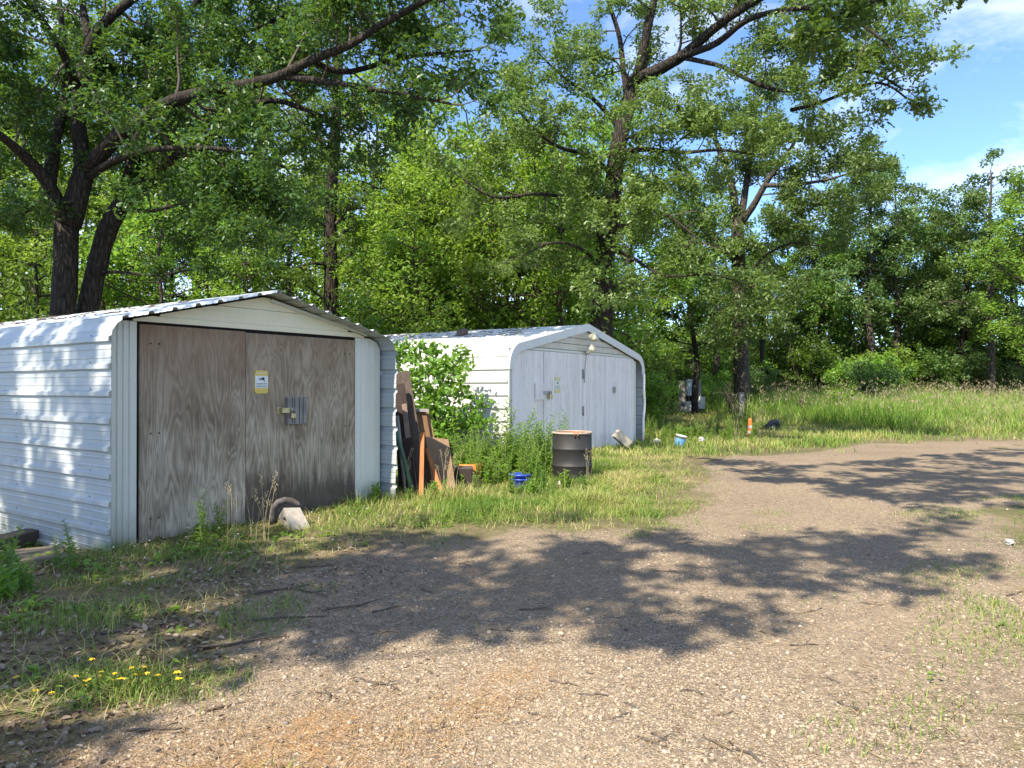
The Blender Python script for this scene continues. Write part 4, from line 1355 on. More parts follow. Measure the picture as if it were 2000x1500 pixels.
named(880, 24, 5, 1.0, 'thin bare-stemmed sapling rising behind the far shed roof')
named(742, 23, 5, .95, 'slim bare-stemmed sapling between the two sheds against the wood')
named(1015, 24.5, 5, 1.05, 'slim leaning sapling behind the middle of the far shed roof')
named(1092, 23, 5, .9, 'slim sapling left of the big leaning oak')
named(1357, 33, 3, .85, 'dark slim trunk standing beside the grey electrical boxes')
named(1700, 44, 2, 1.15, 'double-stemmed grey tree behind the tall grass')
named(1752, 45, 2, 1.08, 'leaning pale-barked tree beside the double-stemmed one behind the tall grass')
named(1635, 50, 5, 1.25, 'slim bare trunk in the woods left of the double-stemmed grey tree')
named(2010, 37, 0, 1.12, 'leafy green tree at the frame edge right of the tall grass')
named(1935, 41, 2, .98, 'round grey-green tree behind the tall seeding grass')

woodland([(-30, 29, 3, 1.35), (120, 31, 0, 1.45), (260, 30, 3, 1.4), (380, 32, 0, 1.4), (500, 33, 3, 1.4), (-40, 26, 0, 1.0), (60, 24, 1, .95), (200, 26, 1, .85), (300, 25, 1, 1.0), (400, 27, 0, .85), (480, 23, 4, 1.0), (555, 29, 1, 1.0), (330, 32, 0, 1.0), (150, 34, 3, 1.0), (20, 36, 0, 1.1), (470, 34, 0, 1.05), (620, 36, 0, 1.05)],
         'light green leafy tree in the woods behind the near shed', 'woodland trees behind the near shed')
woodland([(800, 26, 4, 1.35), (815, 21, 4, 1.0), (800, 23, 1, .9), (838, 22.5, 4, 1.25), (915, 22.5, 4, 1.35), (958, 22, 1, .8), (1045, 22.3, 4, 1.3), (1095, 21.5, 4, 1.2), (735, 31, 0, 1.35), (1180, 31, 0, 1.2), (820, 34, 3, 1.3), (745, 27, 1, 1.0), (795, 22, 4, 1.05), (800, 29, 0, .95), (860, 31, 1, 1.1), (930, 27, 1, 1.1), (990, 25, 0, .92), (1060, 28, 0, .95), (1110, 26, 4, 1.2), (1010, 34, 0, 1.1), (900, 37, 0, 1.15), (1130, 33, 0, 1.05), (720, 36, 0, 1.1)],
         'bright green leafy tree in the woods behind the far shed', 'woodland trees behind the far shed')
woodland([(1235, 29, 1, 1.0), (1400, 39, 3, .95), (1350, 44, 0, .95), (1490, 43, 3, .85), (1540, 47, 2, .95), (1600, 46, 3, 1.0), (1240, 36, 3, .95), (1470, 50, 0, .9), (1580, 53, 2, .85), (1660, 52, 3, 1.15), (1800, 50, 3, 1.08), (1850, 47, 2, .95), (1900, 52, 3, 1.12), (1980, 48, 3, 1.0), (2060, 42, 2, 1.0), (1890, 45, 0, 1.0), (1830, 54, 2, .85), (1780, 57, 0, 1.2), (1420, 56, 2, .95)],
         'grey-green leafy tree in the woods beyond the grass', 'woodland trees beyond the grass')

# -- understorey shrubs
def proto_shrub(seed, H, w, leaf, per, mat, tmpl=SIMPLE):
    t = Tree(seed, tmpl, leaf, per, .26)
    for k in range(11):
        a = k * 2.4 + t.r.uniform(-.4, .4)
        d = np.array([math.cos(a) * w / H, math.sin(a) * w / H, 1.0])
        p = t.wander((0, 0, 0), d, H * t.r.uniform(.6, 1.0), 4, .12, .03)
        t.limbs.append((np.array(p), np.linspace(.022, .006, len(p)), 5))
        for q, m in ((1, 2), (2, 3), (3, 3), (4, 2)):
            for _ in range(m):
                t.twig(p[q], unit(t.r.normal(size=3) + np.array([0, 0, .2])), w * .5, .008, 0)
    return proto_mesh(t, mat, BARKL)


PS = [proto_shrub(41, 2.2, 1.0, .13, 14, L_ASH), proto_shrub(42, 3.2, 1.2, .14, 15, L_DEEP), proto_shrub(43, 1.5, .8, .11, 14, L_ASH), proto_shrub(44, 2.6, 1.1, .14, 14, L_GREY)]
rs = random.Random(5)
shr = []
for _ in range(22): shr.append((rs.choice((rs.uniform(-60, 590), rs.uniform(-60, 590), rs.uniform(745, 780))), rs.uniform(19, 27), rs.choice([0, 1, 1, 3]), rs.uniform(.9, 1.4), 'a'))
for _ in range(14): shr.append((rs.uniform(740, 1180), rs.uniform(23, 30), rs.choice([0, 0, 1]), rs.uniform(.9, 1.4), 'b'))
for _ in range(60): shr.append((rs.uniform(1250, 2080), rs.uniform(42, 56), rs.choice([1, 1, 3, 0]), rs.uniform(1.0, 1.7), 'c'))
for (px, Y, k, s) in ((1262, 24, 0, .95), (1268, 27, 1, .8), (1238, 33, 1, 1.0), (1325, 43, 1, 1.1), (1400, 39, 0, .9), (1385, 36, 2, .9), (1480, 38, 3, .8), (1240, 29, 1, 1.0)): shr.append((px, Y, k, s, 'c'))
LBL = {'a': ('leafy undergrowth shrub in the woods behind the near shed', 'shrubs behind the near shed'),
       'b': ('leafy undergrowth shrub in the woods behind the far shed', 'shrubs behind the far shed'),
       'c': ('leafy undergrowth shrub along the wood edge beyond the grass', 'shrubs along the far wood edge')}
for (px, Y, k, s, z) in shr:
    x = (px - 1000) / F * Y
    place_tree(PS, k, x, Y, s, rs.uniform(0, 6.28), LBL[z][0], LBL[z][1], 'shrub', 'woodland_shrub')
place_tree(PS, 3, (1700 - 1000) / F * 38, 38, 1.05, 1.0, 'rounded dark shrub at the foot of the double-stemmed grey tree', None, 'shrub', 'woodland_shrub')
place_tree(PS, 2, (1640 - 1000) / F * 31, 31, .85, 1.0, 'pale green sapling bush growing in the grass left of the tall seeding grass', None, 'shrub', 'woodland_shrub')

# -- the deep wood that closes the view
N = 70000
a = rng.uniform(math.radians(40), math.radians(140), N)
d = rng.uniform(56, 84, N)
x = d * np.cos(a); y = d * np.sin(a)
top = 9.5 + 2.5 * vnoise(x * .12, y * .12, 31) + 1.2 * vnoise(x * .4, y * .4, 32)
top = top * np.where(x > 8, .78, 1.0)
z = rng.uniform(0, 1, N) ** .9 * top
clump = vnoise(x * .5, y * .5 + z * .6, 33)
k = clump > -0.55
P = np.stack([x, y, z + .3], 1)[k]
V, T, A = scatter(SIMPLE, P, rng.uniform(.5, 1.0, len(P)) * .62, flat=.6)
N2 = 45000
a = rng.uniform(math.radians(40), math.radians(140), N2); d = rng.uniform(57, 70, N2)
P = np.stack([d * np.cos(a), d * np.sin(a), .2 + 3.6 * rng.random(N2) ** 1.3], 1)
V2, T2, A2_ = scatter(SIMPLE, P, rng.uniform(.5, 1.0, N2) * .6, flat=.5)
V, T, A = join([(V, T, A), (V2, T2, A2_)])
tr = G()
for i in range(110):
    aa = rng.uniform(math.radians(48), math.radians(132)); dd = rng.uniform(50, 75)
    xx, yy = dd * math.cos(aa), dd * math.sin(aa)
    tr.tube([(xx, yy, -.2), (xx + rng.normal(0, .3), yy, 4), (xx + rng.normal(0, .6), yy, 8.5)], [.17, .13, .06], 5, cap=False)
wood = link('far_woods', raw_mesh('far_woods', V, T, A), L_DEEP)
tag(wood, kind='stuff')
tag(tr.build('far_trunks', BARK), kind='stuff')


# ------------------------------------------------------------------ grass, weeds, litter
S1P = np.array([[-3.62, 6.28], [-0.92, 10.17]])


def shed_block(x, y):
    """True inside either shed's footprint"""
    out = np.zeros(np.shape(x), bool)
    for s, (xa, xb, yb) in ((s1, (-.40, 3.05, 7.0)), (s2, (-5.78, .36, 6.3))):
        c, q = math.cos(s.rotation_euler[2]), math.sin(s.rotation_euler[2])
        dx = x - s.location[0]; dy = y - s.location[1]
        lx = c * dx + q * dy; ly = -q * dx + c * dy
        out |= (lx > xa) & (lx < xb) & (ly > -.0) & (ly < yb)
    return out


def blades(P, h, w, bend, tone, r=rng, seg=2):
    """grass blades: a strip of seg quads plus a tip"""
    N = len(P)
    a = r.uniform(0, 6.28, N)
    u = np.stack([np.cos(a), np.sin(a), np.zeros(N)], 1)
    l = np.stack([-np.sin(a), np.cos(a), np.zeros(N)], 1)
    b = bend * r.uniform(.2, 1.3, N)
    Vs = []
    lv = np.linspace(0, 1, seg + 2)
    for i, q in enumerate(lv[:-1]):
        c = P + l * (b * h * q ** 1.8)[:, None] + np.array([0, 0, 1.0]) * (h * q * (1 - .25 * b * q))[:, None]
        ww = (w * (1 - .55 * q))[:, None] * .5
        Vs += [c - u * ww, c + u * ww]
    Vs.append(P + l * (b * h)[:, None] + np.array([0, 0, 1.0]) * (h * (1 - .25 * b))[:, None])
    V = np.stack(Vs, 1)
    n = V.shape[1]
    t = []
    for i in range(seg):
        k = 2 * i; t += [(k, k + 1, k + 3), (k, k + 3, k + 2)]
    t.append((2 * seg, 2 * seg + 1, 2 * seg + 2))
    T = np.array(t)[None] + (np.arange(N) * n)[:, None, None]
    tt = np.clip(np.stack([tone + .12 * (j / n) for j in range(n)], 1), 0, 1)
    return V.reshape(-1, 3), T.reshape(-1, 3), tt.ravel()


def clumpy(x, y, f=1.3, seed=51):
    return vnoise(x * f, y * f, seed)


def g_edge(x, y):
    """grass density round the sheds and the lot's rim"""
    sd = lot(x, y)
    p = smooth(0.25, -0.7, sd + .35 * clumpy(x, y, 2.0, 52))
    p *= 0.10 + 0.90 * smooth(-.25, .6, clumpy(x, y, 2.3, 53))
    shade = smooth(5.3, 3.6, y) * smooth(-.6, -1.2, x)          # bare leaf-littered corner
    p *= 1 - .45 * shade
    p = p * ~((x > -4.6) & (x < -3.42) & (y > 5.62) & (y < 6.6))
    return p * in_view(x, y, 1.1) * ~shed_block(x, y)


parts = []
# short turf near the sheds
P = pts_on_ground(14500, (-6, 6), (2.2, 12), lambda x, y: g_edge(x, y) * np.clip((5.5 / y) ** 1.2, 0, 1))
ht = np.clip(.045 + .05 * rng.random(len(P)) + .05 * np.clip(clumpy(P[:, 0], P[:, 1], 1.1, 54), 0, 1), .02, .2)
parts.append(blades(P, ht, np.full(len(P), .0045), .7, np.clip(rng.normal(.33, .22, len(P)) + .15 * clumpy(P[:, 0], P[:, 1], .9, 55), 0, 1)))
# taller mid grass between the sheds and the lot
def g_mid(x, y):
    return in_view(x, y) * ~shed_block(x, y) * smooth(.15, -.5, lot(x, y) + .35 * clumpy(x, y, 3.1, 60)) * (1 - .72 * smooth(1.3, 2.2, x)) * smooth(-2.2, -1.0, x) * smooth(6.7, 7.6, y) * (0.12 + .88 * smooth(-.5, .4, clumpy(x, y, 2.2, 56)))
P = pts_on_ground(46000, (-2, 4.5), (6.8, 17), g_mid)
ht = .04 + .10 * rng.random(len(P)) ** 1.6 + .20 * np.clip(clumpy(P[:, 0], P[:, 1], 2.3, 57), 0, 1) * rng.random(len(P))
ht *= 1 - .45 * smooth(1.8, 2.8, P[:, 0])
parts.append(blades(P, ht, np.full(len(P), .0065), 1.15, np.clip(rng.normal(.50, .25, len(P)) + .34 * clumpy(P[:, 0], P[:, 1], 1.7, 58) + .12 * smooth(1.2, 2.6, P[:, 0]), 0, 1)))
# lawn beyond the lot
def g_far(x, y):
    return in_view(x, y) * ~shed_block(x, y) * smooth(.4, -.6, lot(x, y) + .6 * clumpy(x, y, 1.5, 61)) * (.35 + .65 * smooth(-.5, .4, clumpy(x, y, .5, 62))) * np.clip(17 / y, 0, 1)
P = pts_on_ground(52000, (1.5, 32), (14, 48), g_far)
ht = .07 + .12 * rng.random(len(P)) + .14 * np.clip(clumpy(P[:, 0], P[:, 1], .8, 63), 0, 1)
parts.append(blades(P, ht, np.full(len(P), .015), 1.0, np.clip(rng.normal(.48, .22, len(P)) + .30 * clumpy(P[:, 0], P[:, 1], .6, 64), 0, 1), seg=1))
# right-hand rim and thin tufts in the gravel
def g_tuft(x, y):
    edge = smooth(.9, -.1, lot(x, y)) * smooth(1.2, 2.4, x)
    spots = smooth(.55, .95, clumpy(x, y, 2.2, 65)) * smooth(1.6, .2, lot(x, y)) * .5
    return in_view(x, y) * np.maximum(edge * smooth(-.1, .7, clumpy(x, y, 1.7, 66)), spots) * (y < 9)
P = pts_on_ground(9000, (-3, 6.2), (2.0, 9), g_tuft)
parts.append(blades(P, .02 + .05 * rng.random(len(P)), np.full(len(P), .005), .9, np.clip(rng.normal(.42, .22, len(P)), 0, 1)))
# flattened dry thatch among the green
P = pts_on_ground(9000, (-4, 4.5), (3.0, 16), lambda x, y: np.clip(in_view(x, y) * ~shed_block(x, y) * smooth(.25, -.4, lot(x, y)) * (.2 + .8 * smooth(-.3, .6, clumpy(x, y, 1.9, 67))) * np.clip(7 / y, 0, 1), 0, 1))
parts.append(blades(P, .04 + .09 * rng.random(len(P)), np.full(len(P), .006), 2.6, np.clip(rng.normal(.93, .08, len(P)), 0, 1), seg=1))
V, T, A = join(parts)
tag(link('grass', raw_mesh('grass', V, T, A), GRASS), kind='stuff')

# tall seeding grass field on the right
def g_tall(x, y):
    fr = y - (21.5 + 1.2 * clumpy(x, y, .3, 71) + 5.5 * smooth(14, 8.5, x))
    return in_view(x, y, 1.1) * smooth(0, 1.2, fr) * smooth(8.0, 10.5, x + .7 * clumpy(x, y, .6, 72)) * (.3 + .7 * np.clip(26 / y, 0, 1) ** 2)
P = pts_on_ground(30000, (7, 32), (20, 42), g_tall)
front = smooth(0, 3.5, P[:, 1] - (21.5 + 5.5 * smooth(14, 8.5, P[:, 0])))
ht = (.30 + .70 * front) * rng.uniform(.55, 1.15, len(P)) * (1 + .22 * clumpy(P[:, 0], P[:, 1], .8, 73))
V1 = blades(P, ht, np.full(len(P), .018), 1.0, np.clip(rng.normal(.50, .24, len(P)) + .32 * clumpy(P[:, 0], P[:, 1], .5, 74), 0, 1), seg=1)
k = rng.random(len(P)) < .07 * front
Q = P[k].copy(); Q[:, 2] += ht[k] * 1.05
Q += rng.normal(0, .03, Q.shape)
Q = np.repeat(Q, 3, 0) + rng.normal(0, .035, (k.sum() * 3, 3))
V2 = scatter(LANCE, Q, np.full(len(Q), .11), axis=np.tile([0, 0, 1.0], (len(Q), 1)) + rng.normal(0, .35, (len(Q), 3)), nrm=rng.normal(size=(len(Q), 3)), tone=np.full(len(Q), 1.0))
V, T, A = join([V1, V2])
tag(link('tall_grass', raw_mesh('tall_grass', V, T, A), tone_mat('tall_grass_blade', [(0, (0.095, 0.19, 0.026)), (0.5, (0.20, 0.33, 0.050)), (0.9, (0.33, 0.41, 0.095)), (1, (0.42, 0.35, 0.22))], .4, .55)), kind='stuff')

# dead leaves in the shaded corner, and scattered thinly elsewhere
def litter(x, y):
    return in_view(x, y) * ~shed_block(x, y) * (smooth(-.3, -1.6, x + .3 * clumpy(x, y, 2, 80)) * smooth(7.0, 5.2, y) * (.25 + .75 * smooth(-.4, .6, clumpy(x, y, 1.5, 81))) + .006 * (y < 7))
P = pts_on_ground(4800, (-6, 5), (1.9, 8), litter); P[:, 2] += .015
V, T, A = scatter(OVATE, P, np.where(lot(P[:, 0], P[:, 1]) > .1, .6, 1) * rng.uniform(.022, .055, len(P)), nrm=rng.normal(size=(len(P), 3)) * .45 + np.array([0, 0, 1]), axis=rng.normal(size=(len(P), 3)))
tag(link('leaf_litter', raw_mesh('leaf_litter', V, T, A), L_DEAD), kind='stuff')
# brown needle mats on the gravel
def needles(x, y):
    u = (x + 1.35) * .78 + (y - 2.75) * -.55      # a band running from lower left to the shaded tongue
    v_ = (x + 1.35) * .55 + (y - 2.75) * .80
    band = needle_band(x, y)
    return in_view(x, y) * np.clip(.6 * band * (.08 + .92 * smooth(-.3, .7, clumpy(x, y, 4.5, 84))) + .03 + .10 * smooth(3.6, 2.6, y) * smooth(.3, -.6, x), 0, 1) * (y < 6)
P = pts_on_ground(13000, (-3, 4), (1.9, 6), needles); P[:, 2] += .014 + rng.uniform(0, .008, len(P))
th = rng.uniform(0, np.pi, len(P))
V, T, A = scatter((np.array([(-.5, -.022, 0), (.5, -.016, .04), (.5, .016, .04), (-.5, .022, 0)]), np.array([(0, 1, 2), (0, 2, 3)])), P, rng.uniform(.018, .065, len(P)),
                  nrm=rng.normal(size=(len(P), 3)) * .12 + np.array([0, 0, 1]), axis=np.stack([np.cos(th), np.sin(th), rng.normal(0, .12, len(P))], 1))
tag(link('pine_needles', raw_mesh('pine_needles', V, T, A), STRAW), kind='stuff')
# low broad-leaved ground cover
def forbs(x, y):
    near = smooth(0, -.5, lot(x, y)) * smooth(-.1, .6, clumpy(x, y, 2.0, 86)) * (y < 8) * (x < .5)
    rim = smooth(.8, 0, lot(x, y)) * smooth(.2, .8, clumpy(x, y, 2.6, 87)) * (x > 1.2) * (y < 9) * .35
    mid = smooth(-.2, -.6, lot(x, y)) * smooth(0, .6, clumpy(x, y, 1.8, 88)) * (y > 7.3) * smooth(-1.8, -.9, x) * .8
    foot = smooth(-3.4, -3.9, x) * (y < 6.5) * (y > 3.8) * .9
    return in_view(x, y) * ~shed_block(x, y) * np.clip(near + rim + mid + foot, 0, 1)
C = pts_on_ground(620, (-5, 6), (2.4, 13), forbs)
Q = np.repeat(C, 7, 0); th = rng.uniform(0, 6.28, len(Q))
hh = np.repeat(rng.uniform(.015, .08, len(C)), 7)
Q = Q + np.stack([np.cos(th) * .02, np.sin(th) * .02, hh * rng.uniform(.3, 1, len(Q))], 1)
V, T, A = scatter(OVATE, Q, np.repeat(np.where(lot(C[:, 0], C[:, 1]) > 0, .5, 1) * rng.uniform(.025, .07, len(C)), 7), axis=np.stack([np.cos(th), np.sin(th), rng.uniform(.0, .5, len(Q))], 1),
                  nrm=rng.normal(size=(len(Q), 3)) * .25 + np.array([0, 0, 1]))
tag(link('ground_cover', raw_mesh('ground_cover', V, T, A), L_WEED), kind='stuff')
# tiny white clover-like blossoms in the grass before the near shed
def bloss(x, y):
    return in_view(x, y) * ~shed_block(x, y) * smooth(.1, -.4, lot(x, y)) * (x < -.4) * (x > -3.2) * (y > 4.8) * (y < 8)
P = pts_on_ground(80, (-3.4, 0), (4.8, 8), bloss)
P[:, 2] += rng.uniform(.04, .13, len(P))
V, T, A = stones(ico(), P, rng.uniform(.003, .0075, len(P)), rng)
tag(link('clover_blossoms', raw_mesh('clover_blossoms', V, T, A), plain('white_petals', (.72, .68, .70), .7, .1, 20, bstr=0)), kind='stuff')

# fallen sticks lying on the lot (each one its own)
STK = []
for k in range(6):
    r = random.Random(60 + k); g = G(); p = [np.array([-.5, 0, 0.0])]
    for i in range(5): p.append(p[-1] + np.array([.2, r.uniform(-.045, .045), 0]))
    p = [q + np.array([0, 0, .012 * math.sin(i * 1.7 + k)]) for i, q in enumerate(p)]
    rad = [.016, .019, .017, .014, .011, .006]
    g.tube(p, rad, 5)
    if k % 2: g.tube([p[3], p[3] + np.array([.1, .09, .02]), p[3] + np.array([.18, .13, .01])], [.010, .008, .004], 4)
    m = g.mesh('fallen_stick'); m.materials.append(TWIG); STK.append(m)
stick_px = [(690, 1190, 110), (470, 1262, 160), (440, 1290, 60), (610, 1165, 90), (560, 1215, 130), (545, 1160, 120), (620, 1112, 60), (1045, 1194, 55), (830, 1158, 50), (760, 1195, 60), (1226, 1375, 45), (1272, 1445, 60),
            (1415, 1390, 30), (1215, 1398, 40), (1160, 1362, 50), (1290, 1437, 40), (1400, 1448, 70), (1455, 1468, 80), (1655, 1383, 40), (1570, 1265, 50), (750, 1240, 40), (745, 1340, 90), (440, 1380, 80), (305, 1425, 110), (330, 1430, 60),
            (980, 1235, 40), (1100, 1340, 50), (1350, 1350, 40), (1620, 1330, 40), (1700, 1180, 40), (1590, 1195, 35), (1300, 1120, 40), (1140, 1085, 30), (900, 1110, 40), (240, 1240, 70), (160, 1290, 60), (350, 1210, 60), (1760, 1420, 30), (1500, 1240, 35), (860, 1420, 50), (1050, 1400, 40), (640, 1360, 50), (1980, 1160, 45), (1490, 925, 30), (1620, 935, 25), (1340, 1060, 35)]
for i, (px, py, ln) in enumerate(stick_px):
    Y = 1973 / (py - HY); L_ = ln / F * Y * 1.15
    x = (px - 1000) / F * Y
    o = bpy.data.objects.new('fallen_stick', STK[i % 6]); COL.objects.link(o)
    o.location = (x, Y, float(hgt(x, Y)) + .018 * min(1, L_ * 2) + .006)
    o.rotation_euler = (0, 0, random.choice((0.25, -0.2, .5, -.6, 2.2)) + random.uniform(-.3, .3))
    o.scale = (L_, max(.35, L_ * 1.1), max(.35, L_ * .9))
    tag(o, 'thin dark dead stick lying on the gravel lot', 'stick', 'fallen sticks scattered over the gravel lot')


# -- upright weeds
def proto_weed(seed, H, nst, leafn, leaf, mat, tmpl=LANCE, seed_head=False, spread=.10):
    r = np.random.default_rng(seed); g = G(); lpz = []; ax = []; sz = []
    for s_ in range(nst):
        b = r.normal(0, spread * .4, 3) * [1, 1, 0]; h = H * r.uniform(.65, 1.0)
        lean = r.normal(0, .10, 2)
        path = [b + np.array([lean[0] * h * q * q * 1.5, lean[1] * h * q * q * 1.5, h * q]) for q in np.linspace(0, 1, 5)]
        g.tube(path, [.006, .005, .0045, .0035, .002], 4, cap=False)
        for k in range(leafn):
            q = .10 + .90 * (k / leafn)
            i = min(3, int(q * 4)); p = path[i] + (path[i + 1] - path[i]) * (q * 4 - i)
            a = k * 2.4 + r.uniform(-.4, .4)
            lpz.append(p); ax.append((math.cos(a), math.sin(a), .55 + .7 * q)); sz.append(leaf * (1.15 - .55 * q) * r.uniform(.8, 1.2))
    lpz = np.array(lpz); ax = np.array(ax)
    nr = np.stack([-ax[:, 0] * .7, -ax[:, 1] * .7, np.ones(len(ax))], 1) + r.normal(0, .2, ax.shape)
    V, T, A = scatter(tmpl, lpz, np.array(sz), nrm=nr, axis=ax, r=r)
    mf = raw_mesh('foliage', V, T, A); mf.materials.append(mat)
    ms = g.mesh('stem'); ms.materials.append(plain('weed_stem', (.14, .19, .06), .7, .2, 10, bstr=0) if 'weed_stem' not in bpy.data.materials else bpy.data.materials['weed_stem'])
    return ms, mf


PW = [proto_weed(51, .85, 3, 34, .105, L_WEED), proto_weed(52, .70, 4, 28, .095, L_WEED), proto_weed(53, .50, 4, 20, .085, L_WEED), proto_weed(54, .38, 5, 13, .10, L_WEED, OVATE), proto_weed(55, 1.0, 2, 40, .11, L_WEED), proto_weed(56, .45, 6, 12, .075, L_WEED, OVATE)]


def weed(px, Y, k, s, label, group, py=None):
    x = (px - 1000) / F * Y
    root = thing('tall_weed', label, 'weed', (x, Y, float(hgt(x, Y)) - .01), random.uniform(0, 6.28), group)
    root.scale = (s, s, s)
    link('stem', PW[k][0], None, root)
    tag(link('foliage', PW[k][1], None, root), kind='stuff')
    return root


rw = random.Random(9)
GL = ('leafy green weed in the thicket between the sheds beside the black barrel', 'weeds in the thicket between the sheds')
for (px, Y, k, s) in ((985, 11.0, 4, 1.4), (968, 11.4, 4, 1.3), (975, 11.1, 4, 1.35), (1030, 11.2, 4, 1.25), (1068, 11.3, 0, 1.35), (1110, 11.7, 4, 1.15), (1010, 11.0, 0, 1.35), (930, 11.0, 0, 1.25), (1000, 11.2, 0, 1.1), (945, 11.2, 1, 1.0), (1052, 11.0, 0, 1.05), (1075, 10.9, 0, .95), (1035, 10.8, 1, 1.0), (1090, 11.3, 4, 1.0), (1015, 10.7, 1, .95)):
    weed(px, Y, k, s, *GL)
for _ in range(120):
    px = rw.uniform(885, 1085); Y = rw.uniform(9.9, 12.3)
    if px > 1060 and Y < 11.2: continue
    weed(px, Y, rw.choice([1, 1, 2, 0, 3, 5, 3]), rw.uniform(.8, 1.25) * (.8 if Y < 10.5 else 1), *GL)
GL2 = ('leafy green weed growing right of the far shed', 'weeds right of the far shed')
for _ in range(46):
    _px = rw.uniform(1262, 1480)
    weed(_px, rw.uniform(18.2, 21 if 1300 < _px < 1375 else 27), rw.choice([2, 2, 3, 5]) if 1300 < _px < 1375 else rw.choice([1, 2, 2, 3, 5]), rw.uniform(.75, 1.15), *GL2)
GL3 = ('leafy weed standing in the rough grass left of the tall seeding grass', 'weeds in the rough grass')
for _ in range(40):
    weed(rw.uniform(1480, 1990), rw.uniform(23, 33), rw.choice([0, 1, 4, 2]), rw.uniform(.8, 1.2), *GL3)
weed(400, 6.35, 1, .78, 'tall narrow-leaved weed in front of the left plywood door', None)
weed(432, 6.6, 2, .8, 'smaller narrow-leaved weed beside the tall one at the plywood doors', None)
weed(142, 5.45, 1, .62, 'thin whorled weed growing at the corrugated side wall of the near shed', None)
weed(112, 5.5, 2, .6, 'short whorled weed beside the thin one at the corrugated side wall', None)
weed(735, 8.75, 3, .75, 'broad-leaved weed at the right front corner of the near shed', None)
for (px, Y, k, s) in ((20, 5.2, 3, .9), (45, 4.9, 5, .6), (8, 4.7, 3, .8), (25, 5.5, 1, .6), (60, 4.9, 5, .5), (12, 5.0, 5, 1.0), (-15, 5.6, 1, .8), (35, 5.3, 2, .4)):
    weed(px, Y, k, s, 'leafy weed among the planks left of the near shed', 'weeds among the planks')
for (px, Y, k, s) in ((850, 9.0, 3, .7), (800, 8.6, 5, .5), (870, 9.2, 5, .6), (1000, 9.2, 5, .8), (1040, 9.3, 3, .7), (1060, 9.7, 5, .8), (1105, 10.05, 3, .8), (930, 9.3, 5, .7), (1140, 9.4, 5, .7), (900, 9.0, 2, .5), (1180, 9.0, 5, .5), (700, 7.9, 5, .4)):
    weed(px, Y, k, s, 'low leafy weed in the sunny grass before the plank pile and barrel', 'low weeds in the sunny grass')

DRYST = plain('dry_stalk', (.40, .33, .19), .8, .2, 20, bstr=0)
# dry seed-headed grass stalks
def stalk(px, Y, s, label, grp, n=5, seed=1):
    r = random.Random(seed); x = (px - 1000) / F * Y; g = G()
    for _ in range(n):
        h = r.uniform(.45, .75); lx, ly = r.uniform(-.22, .22), r.uniform(-.12, .12); bx = r.uniform(-.06, .06)
        p = [np.array([bx + lx * q * q * h, ly * q * q, h * q]) for q in (0, .3, .6, .85, 1)]
        g.tube(p, [.0028, .0024, .002, .0017, .0012], 3, cap=False)
        for k in range(9):
            q = p[3] + (p[4] - p[3]) * (k / 8) + np.array([r.uniform(-.025, .025), r.uniform(-.02, .02), 0])
            g.tube([q, q + np.array([r.uniform(-.008, .008), 0, .016])], [.0045, .002], 4)
    root = thing('seeding_grass', label, 'grass', (x, Y, float(hgt(x, Y))), 0, grp); root.scale = (s, s, s)
    g.build('stalk', DRYST, root)
for i, (px, Y) in enumerate(((868, 9.3), (885, 9.4), (795, 9.2), (455, 6.2), (500, 6.55), (515, 6.5), (1440, 20.2), (1485, 20.5), (1150, 10.4))):
    stalk(px, Y, .8 if Y < 15 else 1.3, 'tuft of dry tan seeding grass stalks', 'dry seeding grass tufts', seed=i)

# yellow wildflowers at the lower left
YEL = plain('yellow_petal', (.80, .52, .02), .55, .1, 10, bstr=0)
fr = thing('yellow_wildflowers', 'tuft of yellow wildflowers in the grass at the gravel edge, lower left', 'flowers', (-1.83, 3.40, float(hgt(-1.83, 3.4))), 0)
st = G(); rf = random.Random(3)
fpos = [(181, 1287), (259, 1304), (283, 1303), (198, 1320), (172, 1328), (222, 1328), (238, 1325), (266, 1317), (277, 1316), (288, 1314), (258, 1332), (167, 1338), (150, 1320), (198, 1312), (103, 1352), (71, 1348), (117, 1350), (33, 1322), (347, 1313), (350, 1325), (310, 1318), (225, 1315)]
for (px, py) in fpos:
    Y = 3.25 + rf.uniform(-.12, .2)
    p = at(px, py, Y) - np.array(fr.location)
    b = p * .6; b[2] = 0
    st.tube([b, b * .4 + p * .6 + np.array([0, 0, .01]), p], .0018, 3, cap=False)
    g = G(); n = 5; fs_ = rf.uniform(.6, 1.2)
    for k in range(n):
        a = 2 * math.pi * k / n
        c = np.array([math.cos(a), math.sin(a), 0]); q = np.array([-math.sin(a), math.cos(a), 0])
        z_ = fs_ * rf.uniform(.8, 1.2)
        g.add([p, p + (c * .009 + q * .006) * z_ + (0, 0, .004), p + c * .016 * z_ + (0, 0, rf.uniform(-.004, .006)), p + (c * .009 - q * .006) * z_ + (0, 0, .004)], [(0, 1, 2, 3)])
    g.tube([p, p + np.array([0, 0, .006])], [.004, .003], 5)
    g.build('flower', YEL, fr)
tag(st.build('stems', GRASS, fr), kind='stuff')
Q = np.array(fr.location) + np.stack([rng.normal(0.05, .17, 420), rng.normal(-.05, .11, 420), rng.uniform(0, .085, 420)], 1)
V, T, A = scatter(LANCE, Q, rng.uniform(.02, .05, 420), flat=.5)
P = np.array(fr.location) + np.stack([rng.normal(0, .20, 1300), rng.normal(-.04, .13, 1300), np.zeros(1300)], 1)
V2, T2, A2_ = blades(P, .04 + .06 * rng.random(1300), np.full(1300, .004), .8, np.clip(rng.normal(.5, .2, 1300), 0, 1))
V, T, A = join([(V, T, A * .5 + .2), (V2, T2, A2_)])
